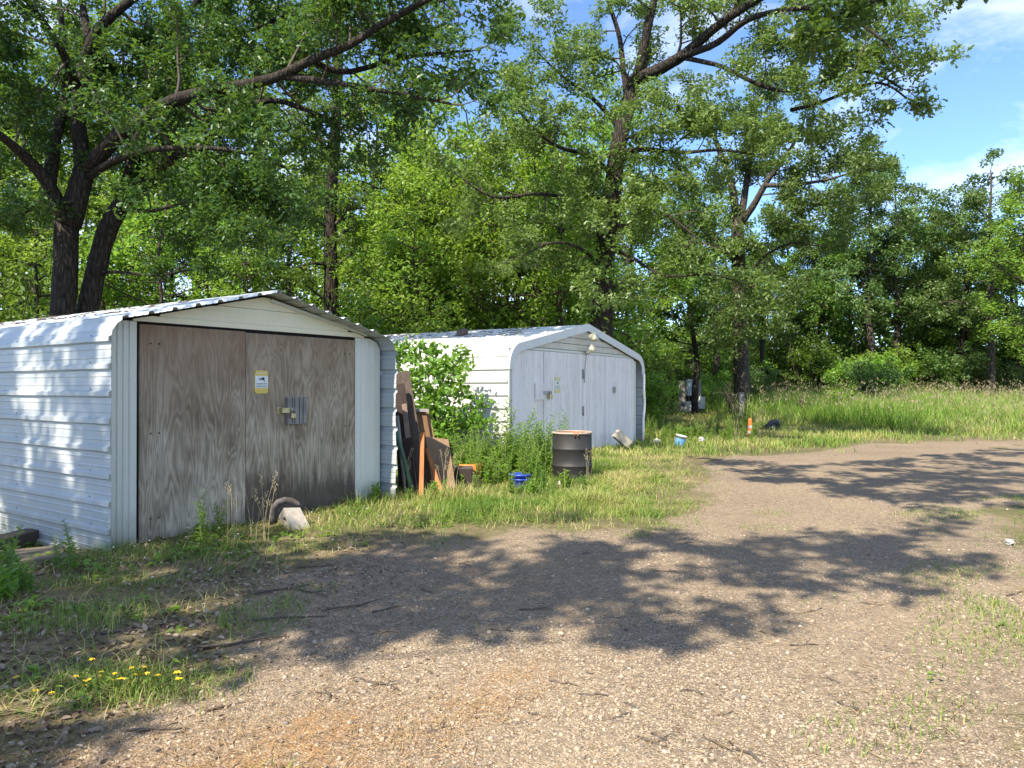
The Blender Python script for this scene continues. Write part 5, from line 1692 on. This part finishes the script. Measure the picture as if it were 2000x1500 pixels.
tag(link('leaves', raw_mesh('leaves', V - np.array(fr.location), T, A), GRASS, fr), kind='stuff')

# box-elder sapling against the far shed's side wall
t = Tree(61, OVATE, .105, 8, .16, flat=.8)
bb = np.array([-1.52, 12.2, 0.0])
for (px, py, Y) in ((800, 700, 12.4), (835, 690, 12.5), (870, 720, 12.4), (905, 745, 12.3), (925, 790, 12.2), (790, 760, 12.2), (850, 770, 12.0), (880, 815, 11.9), (810, 820, 12.0), (860, 850, 11.8), (775, 700, 12.6), (895, 700, 12.6), (820, 740, 12.1), (930, 830, 12.1), (845, 730, 12.1), (835, 800, 11.9)):
    e = at(px, py, Y)
    t.limb([bb + t.r.normal(0, .08, 3) * [1, 1, 0], bb * .45 + e * .55 + t.r.normal(0, .1, 3), e], .018, .005, spacing=.20, length=(.22, .42), start=.30, lv=0, n=5, up=.3)
    t.blob(e, (.28, .22, .24), 6)
t.finish('sapling_bush', 'bushy light green sapling growing against the side wall of the far shed', 'bush', L_WEED, BARKL, bb, split_limbs=False)

# ------------------------------------------------------------------ loose objects
def board(name, label, mat, tl, tr, br, bl, Yt, Yb, th, cat='board', group=None, back=(-.25, .97, 0.0), bevel=.003):
    """a leaning board from its face corners (photo pixels), depth at top and foot, and thickness"""
    F4 = [at(*tl, Yt), at(*tr, Yt), at(*br, Yb), at(*bl, Yb)]
    base = np.array([F4[3][0], F4[3][1], 0.0]); base[2] = float(hgt(base[0], base[1]))
    off = unit(back) * th
    front = [p - base for p in (F4[3], F4[2], F4[1], F4[0])]
    low = min(front[0][2], front[1][2])
    g = G(); g.hexa(front, [p + off for p in front])
    o = g.build(name, mat, None, bevel); o.location = tuple(base)
    return tag(o, label, cat, group)


board('leaning_board', 'tallest dark weathered board at the back of the pile beside the near shed', DARKW, (772, 727), (799, 724), (840, 964), (800, 966), 10.05, 9.75, .05)
board('leaning_board', 'board with shade painted into its near-black face, close to the corrugated wall, second tallest of the pile', BLACKW, (768, 752), (790, 748), (820, 964), (780, 966), 9.85, 9.60, .05)  # its shadowed face is put into the near-black wood colour
board('leaning_board', 'narrow greyish-brown board standing over the dark boards of the pile', board_mat('lighter_old_board', (.09, .065, .05), (.26, .19, .145)), (785, 790), (794, 788), (817, 962), (803, 964), 9.72, 9.50, .035)
board('leaning_board', 'short dark board with a stepped grey top, low in the pile by the near shed', BLACKW, (783, 858), (803, 854), (815, 964), (790, 966), 9.62, 9.46, .04)
board('orange_scrap', 'small bright orange painted board end showing between the dark boards', plain('orange_paint', (.52, .15, .04), .6, .15, 12), (791, 783), (807, 776), (809, 786), (794, 800), 10.00, 9.985, .02)
board('brown_panel', 'reddish-brown slotted panel leaning behind the plywood offcut', BROWNW, (811, 802), (832, 803), (858, 950), (826, 952), 10.12, 9.95, .05)
board('brown_panel', 'lighter brown panel leaning just right of the slotted one', board_mat('mid_brown_board', (.11, .06, .03), (.33, .20, .11)), (830, 804), (838, 803), (868, 946), (856, 948), 10.22, 10.02, .04)
board('grey_cap_board', 'small grey weathered board lying across the tops of the brown panels', GREYW, (811, 798), (838, 799), (838, 805), (811, 804), 10.08, 10.07, .09)
po = board('plywood_offcut', 'brown plywood offcut leaning at the right of the board pile', board_mat('plywood_brown', (.14, .085, .05), (.27, .175, .11), (9, 9, 1.5)), (831, 853), (876, 858), (890, 952), (846, 958), 9.85, 9.62, .018)
board('orange_strip', 'upright orange-stained wood strip standing before the plywood offcut', ORANGEW, (822, 846), (829, 844), (827, 978), (818, 980), 9.30, 9.00, .035)
board('orange_strip', 'slanting orange-stained wood strip across the foot of the plywood offcut', ORANGEW, (831, 878), (836, 874), (865, 957), (855, 962), 9.55, 9.28, .035)
board('orange_strip', 'thin broken orange strip just left of the upright one', ORANGEW, (819, 848), (821.5, 848), (823, 900), (820, 900), 9.42, 9.36, .02)

# poles
def pole(name, label, mat, a, b, Ya, Yb, r0, r1, tip=None, cat='pole'):
    A_ = at(*a, Ya); B_ = at(*b, Yb)
    root = thing(name, label, cat, (B_[0], B_[1], B_[2]))
    pa = A_ - B_
    if tip:
        m = pa * (1 - tip)
        G().tube([np.zeros(3), m * .5, m], [r1, r1, r0], 8).build('shaft', mat, root)
        G().tube([m, pa], [r0 * 1.02, r0], 8).build('tip', plain('tip_white', (.6, .6, .55), .6, .2, 20), root)
    else:
        G().tube([np.zeros(3), pa * .5 + np.array([.004, 0, .003]), pa], [r1, r1, r0], 8).build('shaft', mat, root)
pole('green_post', 'dark green metal post with a white tip leaning on the near shed corner', plain('green_paint', (.035, .085, .062), .45, .25, 14), (742, 724), (812, 982), 9.02, 9.05, .022, .026, tip=.115)
pole('grey_pole', 'pale grey round pole leaning beside the green post', GREYW, (776, 812), (791, 962), 9.55, 9.45, .020, .022)

# broken wooden box
bx = thing('wooden_box', 'dark rotten wooden box lying right of the plywood offcut', 'box', (-.68, 9.95, float(hgt(-.68, 9.95))), .12)
G().box(-.16, .14, -.02, 0.0, 0, .235).build('board', BLACKW, bx, .006)
G().box(-.16, .16, -.02, .26, .237, .262).build('lid', DARKW, bx, .006)
G().box(.141, .165, -.03, .25, 0, .234).build('board', BLACKW, bx, .006)
G().hexa([(.17, -.05, 0), (.30, -.03, 0), (.29, -.03, .08), (.17, -.05, .20)], [(.17, -.02, 0), (.30, 0, 0), (.29, 0, .08), (.17, -.02, .20)]).build('board', BLACKW, bx, .004)
G().box(-.16, .14, .24, .26, 0, .235).build('board', BLACKW, bx, .006)
ob = tag(G().lathe([(0, 0), (.15, 0), (.165, .05), (.17, .30), (.155, .315), (.15, .30), (.14, .06), (0, .05)], 18).build('orange_tub', plain('orange_plastic', (.72, .20, .05), .5, .12, 8), None), 'bright orange plastic tub half hidden behind the rotten wooden box', 'tub')
ob.location = (-.60, 10.42, float(hgt(-.60, 10.42)) - .05)

# grey picket panel leaning on the far shed's wall
pf = thing('picket_panel', 'weathered grey board panel leaning on the far shed side wall', 'fence panel', (-.60, 12.62, float(hgt(-.6, 12.62))), A2 + math.pi / 2)
rp_ = random.Random(4)
for k in range(10):
    x0 = -.02 + k * .155; h = .84 + rp_.uniform(-.06, .05); wv = rp_.uniform(.10, .14)
    lean = .16 + rp_.uniform(-.02, .02); sk = rp_.uniform(-.03, .03)
    G().hexa([(x0, .03, 0), (x0 + wv, .03, 0), (x0 + wv + sk, .03 - lean, h), (x0 + sk, .03 - lean, h)], [(x0, .0, 0), (x0 + wv, 0, 0), (x0 + wv + sk, -lean, h), (x0 + sk, -lean, h)]).build('slat', GREYW, pf, .004)
G().hexa([(-.06, -.10, .60), (1.6, -.10, .60), (1.6, -.115, .69), (-.06, -.115, .69)], [(-.06, -.14, .60), (1.6, -.14, .60), (1.6, -.155, .69), (-.06, -.155, .69)]).build('rail', DARKW, pf, .004)

# barrel
B0 = np.array([.885, 10.85]); bz = float(hgt(*B0))
br = thing('barrel', 'black steel barrel with white rim and rusty inside, standing in the grass', 'barrel', (B0[0], B0[1], bz), .4)
BLK = sheet_mat('black_barrel_paint', (.012, .012, .013), (.040, .036, .033), .75, .62, (.055, .032, .02))
R = .287; Hh = .70
prof = [(0, .02), (R - .012, .02), (R - .004, 0), (R + .006, .0), (R + .007, .014), (R - .002, .022)]
def ring(z): return [(R, z - .022), (R + .009, z - .010), (R + .012, z), (R + .009, z + .010), (R, z + .022)]
prof += [(R, .05)] + ring(.215) + [(R - .001, .3)] + ring(.46) + [(R, .66), (R, .675)]
G().lathe(prof, 44).build('drum', BLK, br)
G().lathe([(R - .001, .674), (R + .009, .678), (R + .012, .690), (R + .008, .702), (R - .004, .704), (R - .010, .695), (R - .010, .676)], 44).build('rim', plain('rim_white', (.36, .30, .24), .55, .25, 18), br)
G().lathe([(R - .011, .694), (R - .013, .5), (R - .014, .10), (0, .09)], 44).build('inner_wall', RUST, br)
g = G()
for a in (-1.95, -1.78):
    g.tube([(math.cos(a) * (R - .012), math.sin(a) * (R - .012), .70), (math.cos(a) * (R + .02), math.sin(a) * (R + .02), .69), (math.cos(a) * (R + .022), math.sin(a) * (R + .022), .655)], .012, 6)
g.build('rim_clip', RUST, br)

# blue bucket
bk = thing('bucket', 'small bright blue plastic bucket in the weeds left of the barrel', 'bucket', (.12, 10.02, float(hgt(.12, 10.02)) - .07), .3)
BLU = plain('blue_plastic', (.02, .055, .36), .4, .1, 8)
G().lathe([(0, 0), (.115, 0), (.125, .03), (.135, .22), (.150, .222), (.152, .245), (.138, .25), (.13, .235), (.118, .03), (0, .02)], 24).build('shell', BLU, bk)
G().lathe([(.138, .165), (.149, .168), (.149, .185), (.139, .188)], 24).build('band', BLU, bk)
G().tube([(.145 * math.cos(a), .145 * math.sin(a), .215 - .07 * math.sin(a)) for a in np.linspace(0, math.pi, 9)], .005, 5).build('handle', STEEL, bk)

# white stone by the barrel, grey slab right of it
g = G(); v, f = ico(); r = np.random.default_rng(2)
g.add(v * (1 + r.normal(0, .08, (12, 1))) * [.105, .07, .06], f)
o = tag(g.build('pale_stone', plain('pale_stone', (.52, .49, .46), .8, .12, 8), None, .01), 'pale block-like stone at the foot of the black barrel', 'stone'); o.location = (.72, 10.17, float(hgt(.72, 10.17)) + .04)
g = G(); g.add(v * (1 + r.normal(0, .1, (12, 1))) * [.12, .09, .05], f)
o = tag(g.build('pinkish_stone', plain('pinkish_stone', (.38, .30, .27), .9, .15, 8), None, .01), 'flat pinkish stone in the grass right of the black barrel', 'stone'); o.location = (1.52, 12.3, float(hgt(1.52, 12.3)) + .04)


def hollow_block(name, label, loc, rot, L_=.39, W_=.19, H_=.19, n=2, hole=(.5, .6)):
    root = thing(name, label, 'concrete block', loc)
    g = G()
    # walls round n holes that run through H
    wx = .032; xs = np.linspace(-L_ / 2, L_ / 2, n + 1)
    g.box(-L_ / 2, L_ / 2, -W_ / 2, -W_ / 2 + .035, 0, H_); g.box(-L_ / 2, L_ / 2, W_ / 2 - .035, W_ / 2, 0, H_)
    for i, x in enumerate(xs):
        a = x if i == 0 else (x - wx if i == n else x - wx / 2)
        g.box(a, a + wx, -W_ / 2 + .0352, W_ / 2 - .0352, 0.0005, H_ - .0005)
    o = g.build('block', CONC, root, .004)
    G().box(-L_ / 2 + .03, L_ / 2 - .03, -W_ / 2 + .036, W_ / 2 - .036, H_ * .35, H_ * .4).build('mortar', CONC, root)
    root.rotation_euler = rot
    return root
hollow_block('concrete_block', 'tan hollow concrete block propped against the right door of the far shed', (2.32, 15.9, .19), (0, math.radians(40), .25), n=3)

# block with driftwood at the near shed's doors
cb = thing('concrete_block', 'worn concrete block with a diamond hole leaning at the near shed doors', 'concrete block', (-2.13, 7.16, float(hgt(-2.13, 7.16))), A1 - .15)
hexa = lambda a, b: G().hexa(a, b)
top = [(-.10, -.20, .0), (.13, -.19, .0), (.10, .0, .215), (-.11, .01, .235)]
bot = [(-.10, -.05, -.02), (.13, -.04, -.02), (.12, .11, .10), (-.11, .13, .12)]
# the left face carries the hole: build it as a frame round the opening
A_, B_, C_, D_ = [np.array(p, float) for p in (bot[0], top[0], top[3], bot[3])]
ctr = (A_ + B_ + C_ + D_) / 4
inner = [ctr + (p - ctr) * s_ for p, s_ in ((A_, .30), (B_, .42), (C_, .38), (D_, .45))]
deep = [p + np.array([.16, 0, 0]) for p in inner]
g = G()
vs = [A_, B_, C_, D_] + inner + deep
g.add(vs, [(i, (i + 1) % 4, 4 + (i + 1) % 4, 4 + i) for i in range(4)] + [(4 + i, 4 + (i + 1) % 4, 8 + (i + 1) % 4, 8 + i) for i in range(4)] + [(8, 9, 10, 11)])
E1, F1_, G1_, H1_ = [np.array(p, float) for p in (bot[1], top[1], top[2], bot[2])]
g.add([A_, B_, C_, D_, E1, F1_, G1_, H1_], [(0, 4, 5, 1), (1, 5, 6, 2), (2, 6, 7, 3), (3, 7, 4, 0), (4, 7, 6, 5)])
g.build('block', CONC, cb)
cb.scale = (.82, .82, .85)
dw = thing('driftwood', 'curved dark grey piece of bark wood hooked over the concrete block', 'wood', (-2.13, 7.16, float(hgt(-2.13, 7.16))), A1 - .15)
g = G()
pth = [(-.17, .16, .05), (-.19, .16, .13), (-.18, .15, .22), (-.13, .13, .285), (-.05, .11, .305), (.04, .09, .29), (.11, .06, .255), (.15, .03, .225)]
g.tube(pth, [.050, .048, .042, .040, .040, .038, .032, .016], 9, wob=.12)
g.build('curved_branch', board_mat('grey_driftwood', (.030, .026, .023), (.15, .13, .115), (8, 8, 8)), dw, .0)
dw.scale = (.74, .8, .84)

# planks lying at the near shed's left foot
pl = [(-4.02, 6.05, .60, .14, .05), (-3.92, 5.86, .62, .15, .055), (-3.72, 5.72, .56, .13, .05), (-4.22, 6.26, .55, .15, .045)]
plab = ('mossy plank third from the near shed corner in the row on the ground', 'mossy plank second from the front of the row on the ground by the near shed', 'short plank at the front of the row by the near shed corner', 'farthest mossy plank of the row by the near shed')
for (x, y, L_, W_, h_), lb in zip(pl, plab):
    o = G().box(-L_ / 2, L_ / 2, -W_ / 2, W_ / 2, -.03, h_).build('ground_plank', PLANKW, None, .006)
    o.location = (x, y, float(hgt(x, y)) + .03); o.rotation_euler = (random.uniform(-.03, .03), random.uniform(-.03, .03), .48 + random.uniform(-.05, .05))
    tag(o, lb, 'plank')
o = G().box(-.42, .42, -.10, .10, 0, .12).build('timber_block', DARKW, None, .01); o.location = (-4.52, 6.5, -.07); o.rotation_euler = (0, 0, A1 - math.pi / 2 + .5 + math.pi / 2)
tag(o, 'thick dark timber lying against the corrugated wall of the near shed', 'timber')

# utility pedestal beyond the far shed
up = thing('electrical_pedestal', 'grey electrical meter boxes mounted on a short wooden backboard', 'meter box', (8.30, 34.0, float(hgt(8.30, 34)) + .05), 0)
UG = plain('utility_grey', (.42, .50, .57), .45, .12, 10)
UP = plain('utility_pale', (.52, .53, .50), .5, .12, 10)
G().box(-.60, -.36, 0, .06, 0, 1.42).build('post', GREYW, up, .01)
G().box(.22, .42, 0, .06, 0, 1.40).build('post', GREYW, up, .01)
G().box(-.36, .22, .01, .05, .35, 1.32).build('backboard', GREYW, up, .006)
mb = G().box(-.28, .22, -.22, -.002, .72, 1.47).build('meter_box', UG, up, .02)
G().box(-.27, .21, -.235, -.221, .74, 1.44).build('door', UG, mb, .012)
for x in (-.24, -.08, .06): G().tube([(x, -.11, .72), (x, -.11, .46)], .035, 8).build('conduit', DARK, up)
G().box(-.36, -.08, -.18, -.002, -.02, .47).build('lower_box', UP, up, .015)
G().box(.0, .26, -.20, -.002, .10, .55).build('lower_box', UG, up, .015)
G().box(.28, .56, -.20, -.002, .12, .68).build('lower_box', UP, up, .015)

# orange and white marker post
mp_ = thing('marker_post', 'orange and white banded marker post in the grass before the forked oak', 'marker post', (6.78, 21.0, float(hgt(6.78, 21.0)) - .02), 0)
OR = plain('marker_orange', (.58, .14, .025), .5, .12, 12); WH = plain('marker_white', (.42, .41, .38), .5, .15, 12)
zs = [0, .10, .19, .27, .36, .44, .53]
for i in range(6):
    r0 = .088 - .004 * i
    G().lathe([(r0, zs[i]), (r0 - .004, zs[i + 1])], 18).build('band', OR if i % 2 == 0 or i == 5 else WH, mp_)
G().lathe([(.066, .53), (.060, .56), (.035, .59), (0, .60)], 18).build('cap', OR, mp_)

mp_.scale = (.85, .85, .88)
# tyre
ty = thing('old_tyre', 'old grey tyre half sunk in the grass right of the marker post', 'tyre', (8.45, 24.0, float(hgt(8.45, 24)) + .02), .5)
g = G(); n1, n2 = 28, 10; vs = []; fs = []
for i in range(n1):
    a = 2 * math.pi * i / n1
    for j in range(n2):
        b = 2 * math.pi * j / n2; rr = .24 + .09 * math.cos(b); vs.append((rr * math.cos(a), .075 * math.sin(b), rr * math.sin(a)))
for i in range(n1):
    for j in range(n2): fs.append((i * n2 + j, ((i + 1) % n1) * n2 + j, ((i + 1) % n1) * n2 + (j + 1) % n2, i * n2 + (j + 1) % n2))
g.add(vs, fs, True); g.build('tread', plain('old_rubber', (.055, .055, .058), .75, .25, 10), ty)
G().tube([(0, -.03, 0), (0, .03, 0)], .165, 20).build('rim', plain('tyre_hub', (.20, .20, .19), .6, .3, 10), ty)
ty.rotation_euler = (math.radians(28), 0, .5)

# white pail with blue label, bags
wp = thing('plastic_pail', 'white plastic pail with a blue label tipped in the weeds right of the far shed', 'pail', (3.86, 17.1, float(hgt(3.86, 17.1)) - .03), .4)
WPL = plain('pail_white', (.50, .50, .47), .45, .08, 10)
G().lathe([(0, 0), (.105, 0), (.125, .27), (.135, .272), (.135, .30), (.12, .305), (.112, .28), (.095, .02), (0, .02)], 24).build('shell', WPL, wp)
G().lathe([(.1105, .06), (.1245, .225)], 24).build('blue_label', plain('label_blue', (.12, .30, .60), .5, .1, 14), wp)
wp.rotation_euler = (math.radians(8), math.radians(12), .4)
def crumple(name, label, cat, loc, sc, col, seed):
    r = np.random.default_rng(seed); g = G()
    v, f = ico(); me = bpy.data.meshes.new('tmp'); me.from_pydata([tuple(q) for q in v], [], [tuple(q) for q in f]); me.update()
    import bmesh
    bm = bmesh.new(); bm.from_mesh(me); bmesh.ops.subdivide_edges(bm, edges=bm.edges, cuts=2, use_grid_fill=True)
    vv = np.array([q.co[:] for q in bm.verts]); ff = [tuple(q.index for q in p.verts) for p in bm.faces]; bm.free(); bpy.data.meshes.remove(me)
    vv /= np.linalg.norm(vv, axis=1, keepdims=True)
    vv = vv * (1 + r.normal(0, .13, (len(vv), 1))) * np.array(sc)
    vv[:, 2] = np.maximum(vv[:, 2], -sc[2] * .4)
    g.add(vv, ff)
    o = g.build(name, col, None); o.location = loc
    return tag(o, label, cat)
PLAST = plain('white_plastic', (.32, .31, .30), .5, .08, 12)
crumple('plastic_bag', 'crumpled white plastic bag in the weeds just left of the white pail', 'bag', (3.42, 17.5, float(hgt(3.42, 17.5)) + .06), (.09, .07, .09), PLAST, 3)
crumple('plastic_bag', 'pale plastic bag in the weeds right of the white pail', 'bag', (4.55, 17.7, float(hgt(4.55, 17.7)) + .10), (.07, .06, .08), PLAST, 6)
crumple('paper_scrap', 'crumpled white paper scrap on the grass at the right edge of the lot', 'litter', (4.37, 6.48, float(hgt(4.37, 6.48)) + .03), (.04, .035, .035), PLAST, 5)
crumple('white_cloth', 'pale crumpled sheet lying in the rough grass before the wood', 'litter', (14.2, 31.5, float(hgt(14.2, 31.5)) + .55), (.45, .3, .25), PLAST, 8)

# stump junk beside the forked oak
sp = thing('wood_post', 'short grey wooden post beside the forked oak', 'post', (9.62, 31.0, float(hgt(9.62, 31))), 0)
sp_o = G().box(-.10, .12, -.08, .08, 0, 1.0).build('shaft', GREYW, sp, .01)
dbx = thing('dead_snag', 'dark broken snag with bare twigs left of the forked oak', 'snag', (9.0, 30.2, float(hgt(9.0, 30.2))), 0)
g = G(); r = random.Random(8)
g.tube([(0, 0, -.05), (.02, 0, .4), (-.1, 0, .75), (-.16, .05, 1.0)], [.16, .14, .11, .04], 8, wob=.15)
g.tube([(.15, 0, -.05), (.2, 0, .4), (.3, 0, .6)], [.13, .12, .05], 8, wob=.15)
g.build('trunk', BARK, dbx)
g = G()
for k in range(9):
    b = np.array([-.12 + r.uniform(-.1, .2), 0, r.uniform(.5, .9)]); d = np.array([r.uniform(-.5, .6), r.uniform(-.2, .2), r.uniform(.2, 1.1)])
    g.tube([b, b + d * .5 + np.array([r.uniform(-.1, .1), 0, 0]), b + d], [.025, .016, .006], 4)
tag(g.build('branches', BARKL, dbx), kind='stuff')
# bare dead branch heap behind the meter boxes and one in the grass
def dead_branch(label, base, reach, n, seed, mat=BARKL):
    r = random.Random(seed); root = thing('dead_branch', label, 'branch', base); g = G()
    g.tube([(0, 0, 0), (.1 * reach, 0, .45 * reach), (-.05 * reach, .1, .9 * reach), (.05 * reach, .1, 1.3 * reach)], [.07 * reach, .055 * reach, .04 * reach, .015 * reach], 6, wob=.1)
    g.build('bough', mat, root)
    g = G()
    for k in range(n):
        b = np.array([.03, .03, reach * r.uniform(.35, 1.2)]); d = np.array([r.uniform(-1, .8), r.uniform(-.4, .3), r.uniform(-.5, .5)]) * reach
        m = b + d * .5 + np.array([0, 0, r.uniform(-.1, .2) * reach])
        g.tube([b, m, b + d], [.028 * reach, .018 * reach, .006 * reach], 4)
        e = m + np.array([r.uniform(-.4, .4), 0, r.uniform(-.4, .4)]) * reach; g.tube([m, e], [.014 * reach, .004 * reach], 4)
    tag(g.build('twigs', mat, root), kind='stuff')
dead_branch('bleached dead branch tangle rising behind the grey meter boxes', (7.55, 35.2, float(hgt(7.55, 35.2))), 1.7, 13, 5)
dead_branch('bleached dead twig sticking up in the rough grass left of the tall grass', (11.6, 29.5, float(hgt(11.6, 29.5))), .7, 3, 6)

# litter on the roofs
def roof_bit(root, ev_, L_, s, y, name, label, cat, mesh_fn, mat):
    p, nn = ev_(s)
    loc = local(root, p[0] + nn[0] * .03, y, p[1] + nn[1] * .03)
    o = mesh_fn().build(name, mat, None); o.location = loc; o.rotation_euler = (0, -.22, root.rotation_euler[2] + random.uniform(-.4, .4))
    return tag(o, label, cat)
def bark_slab():
    g = G(); g.tube([(-.30, 0, 0.02), (-.15, .03, .05), (.1, 0, .045), (.30, .05, .02)], [.05, .085, .075, .03], 7, wob=.2); return g
def s_at_x(ev_, L_, x):
    ss = np.linspace(0, L_ / 2, 400); xs = np.array([ev_(s)[0][0] for s in ss]); return float(np.interp(x, xs, ss))
k = s_at_x(ev2, L2, -3.65)
roof_bit(s2, ev2, L2, k, 2.45, 'bark_piece', 'curved slab of brown bark lying on the far shed roof', 'bark', bark_slab, board_mat('bark_brown', (.06, .045, .035), (.24, .18, .14), (6, 6, 6)))
roof_bit(s2, ev2, L2, k, 1.05, 'roof_chip', 'small pale wood chip on the far shed roof nearest the gable', 'wood chip', lambda: G().tube([(-.08, 0, 0), (0, .01, .03), (.09, 0, .01)], [.03, .045, .02], 6, wob=.2), board_mat('chip_pale', (.25, .2, .14), (.5, .43, .33), (6, 6, 6)))
def twig_mat(root, ev_, L_, label, srange, yrange, n, seed):
    r = random.Random(seed); o = G()
    for _ in range(n):
        s = r.uniform(*srange); y = r.uniform(*yrange); p, nn = ev_(s); c = np.array([p[0] + nn[0] * .024, y, p[1] + nn[1] * .024])
        d = np.array([r.uniform(-.06, .06), r.uniform(-.22, .22), 0]) * r.uniform(.5, 1.4); d[2] = d[0] * .2
        o.tube([c - d * .5, c + np.array([0, 0, .008]), c + d * .5], r.uniform(.003, .007), 4)
    ob = o.build('roof_twigs', TWIG, None); ob.location = root.location; ob.rotation_euler = root.rotation_euler
    tag(ob, kind='stuff')
twig_mat(s2, ev2, L2, '', (s_at_x(ev2, L2, -4.2), L2 / 2), (.8, 5.4), 170, 3)
twig_mat(s1, ev1, L1, '', (s_at_x(ev1, L1, .2), L1 / 2), (.6, 6.5), 120, 4)
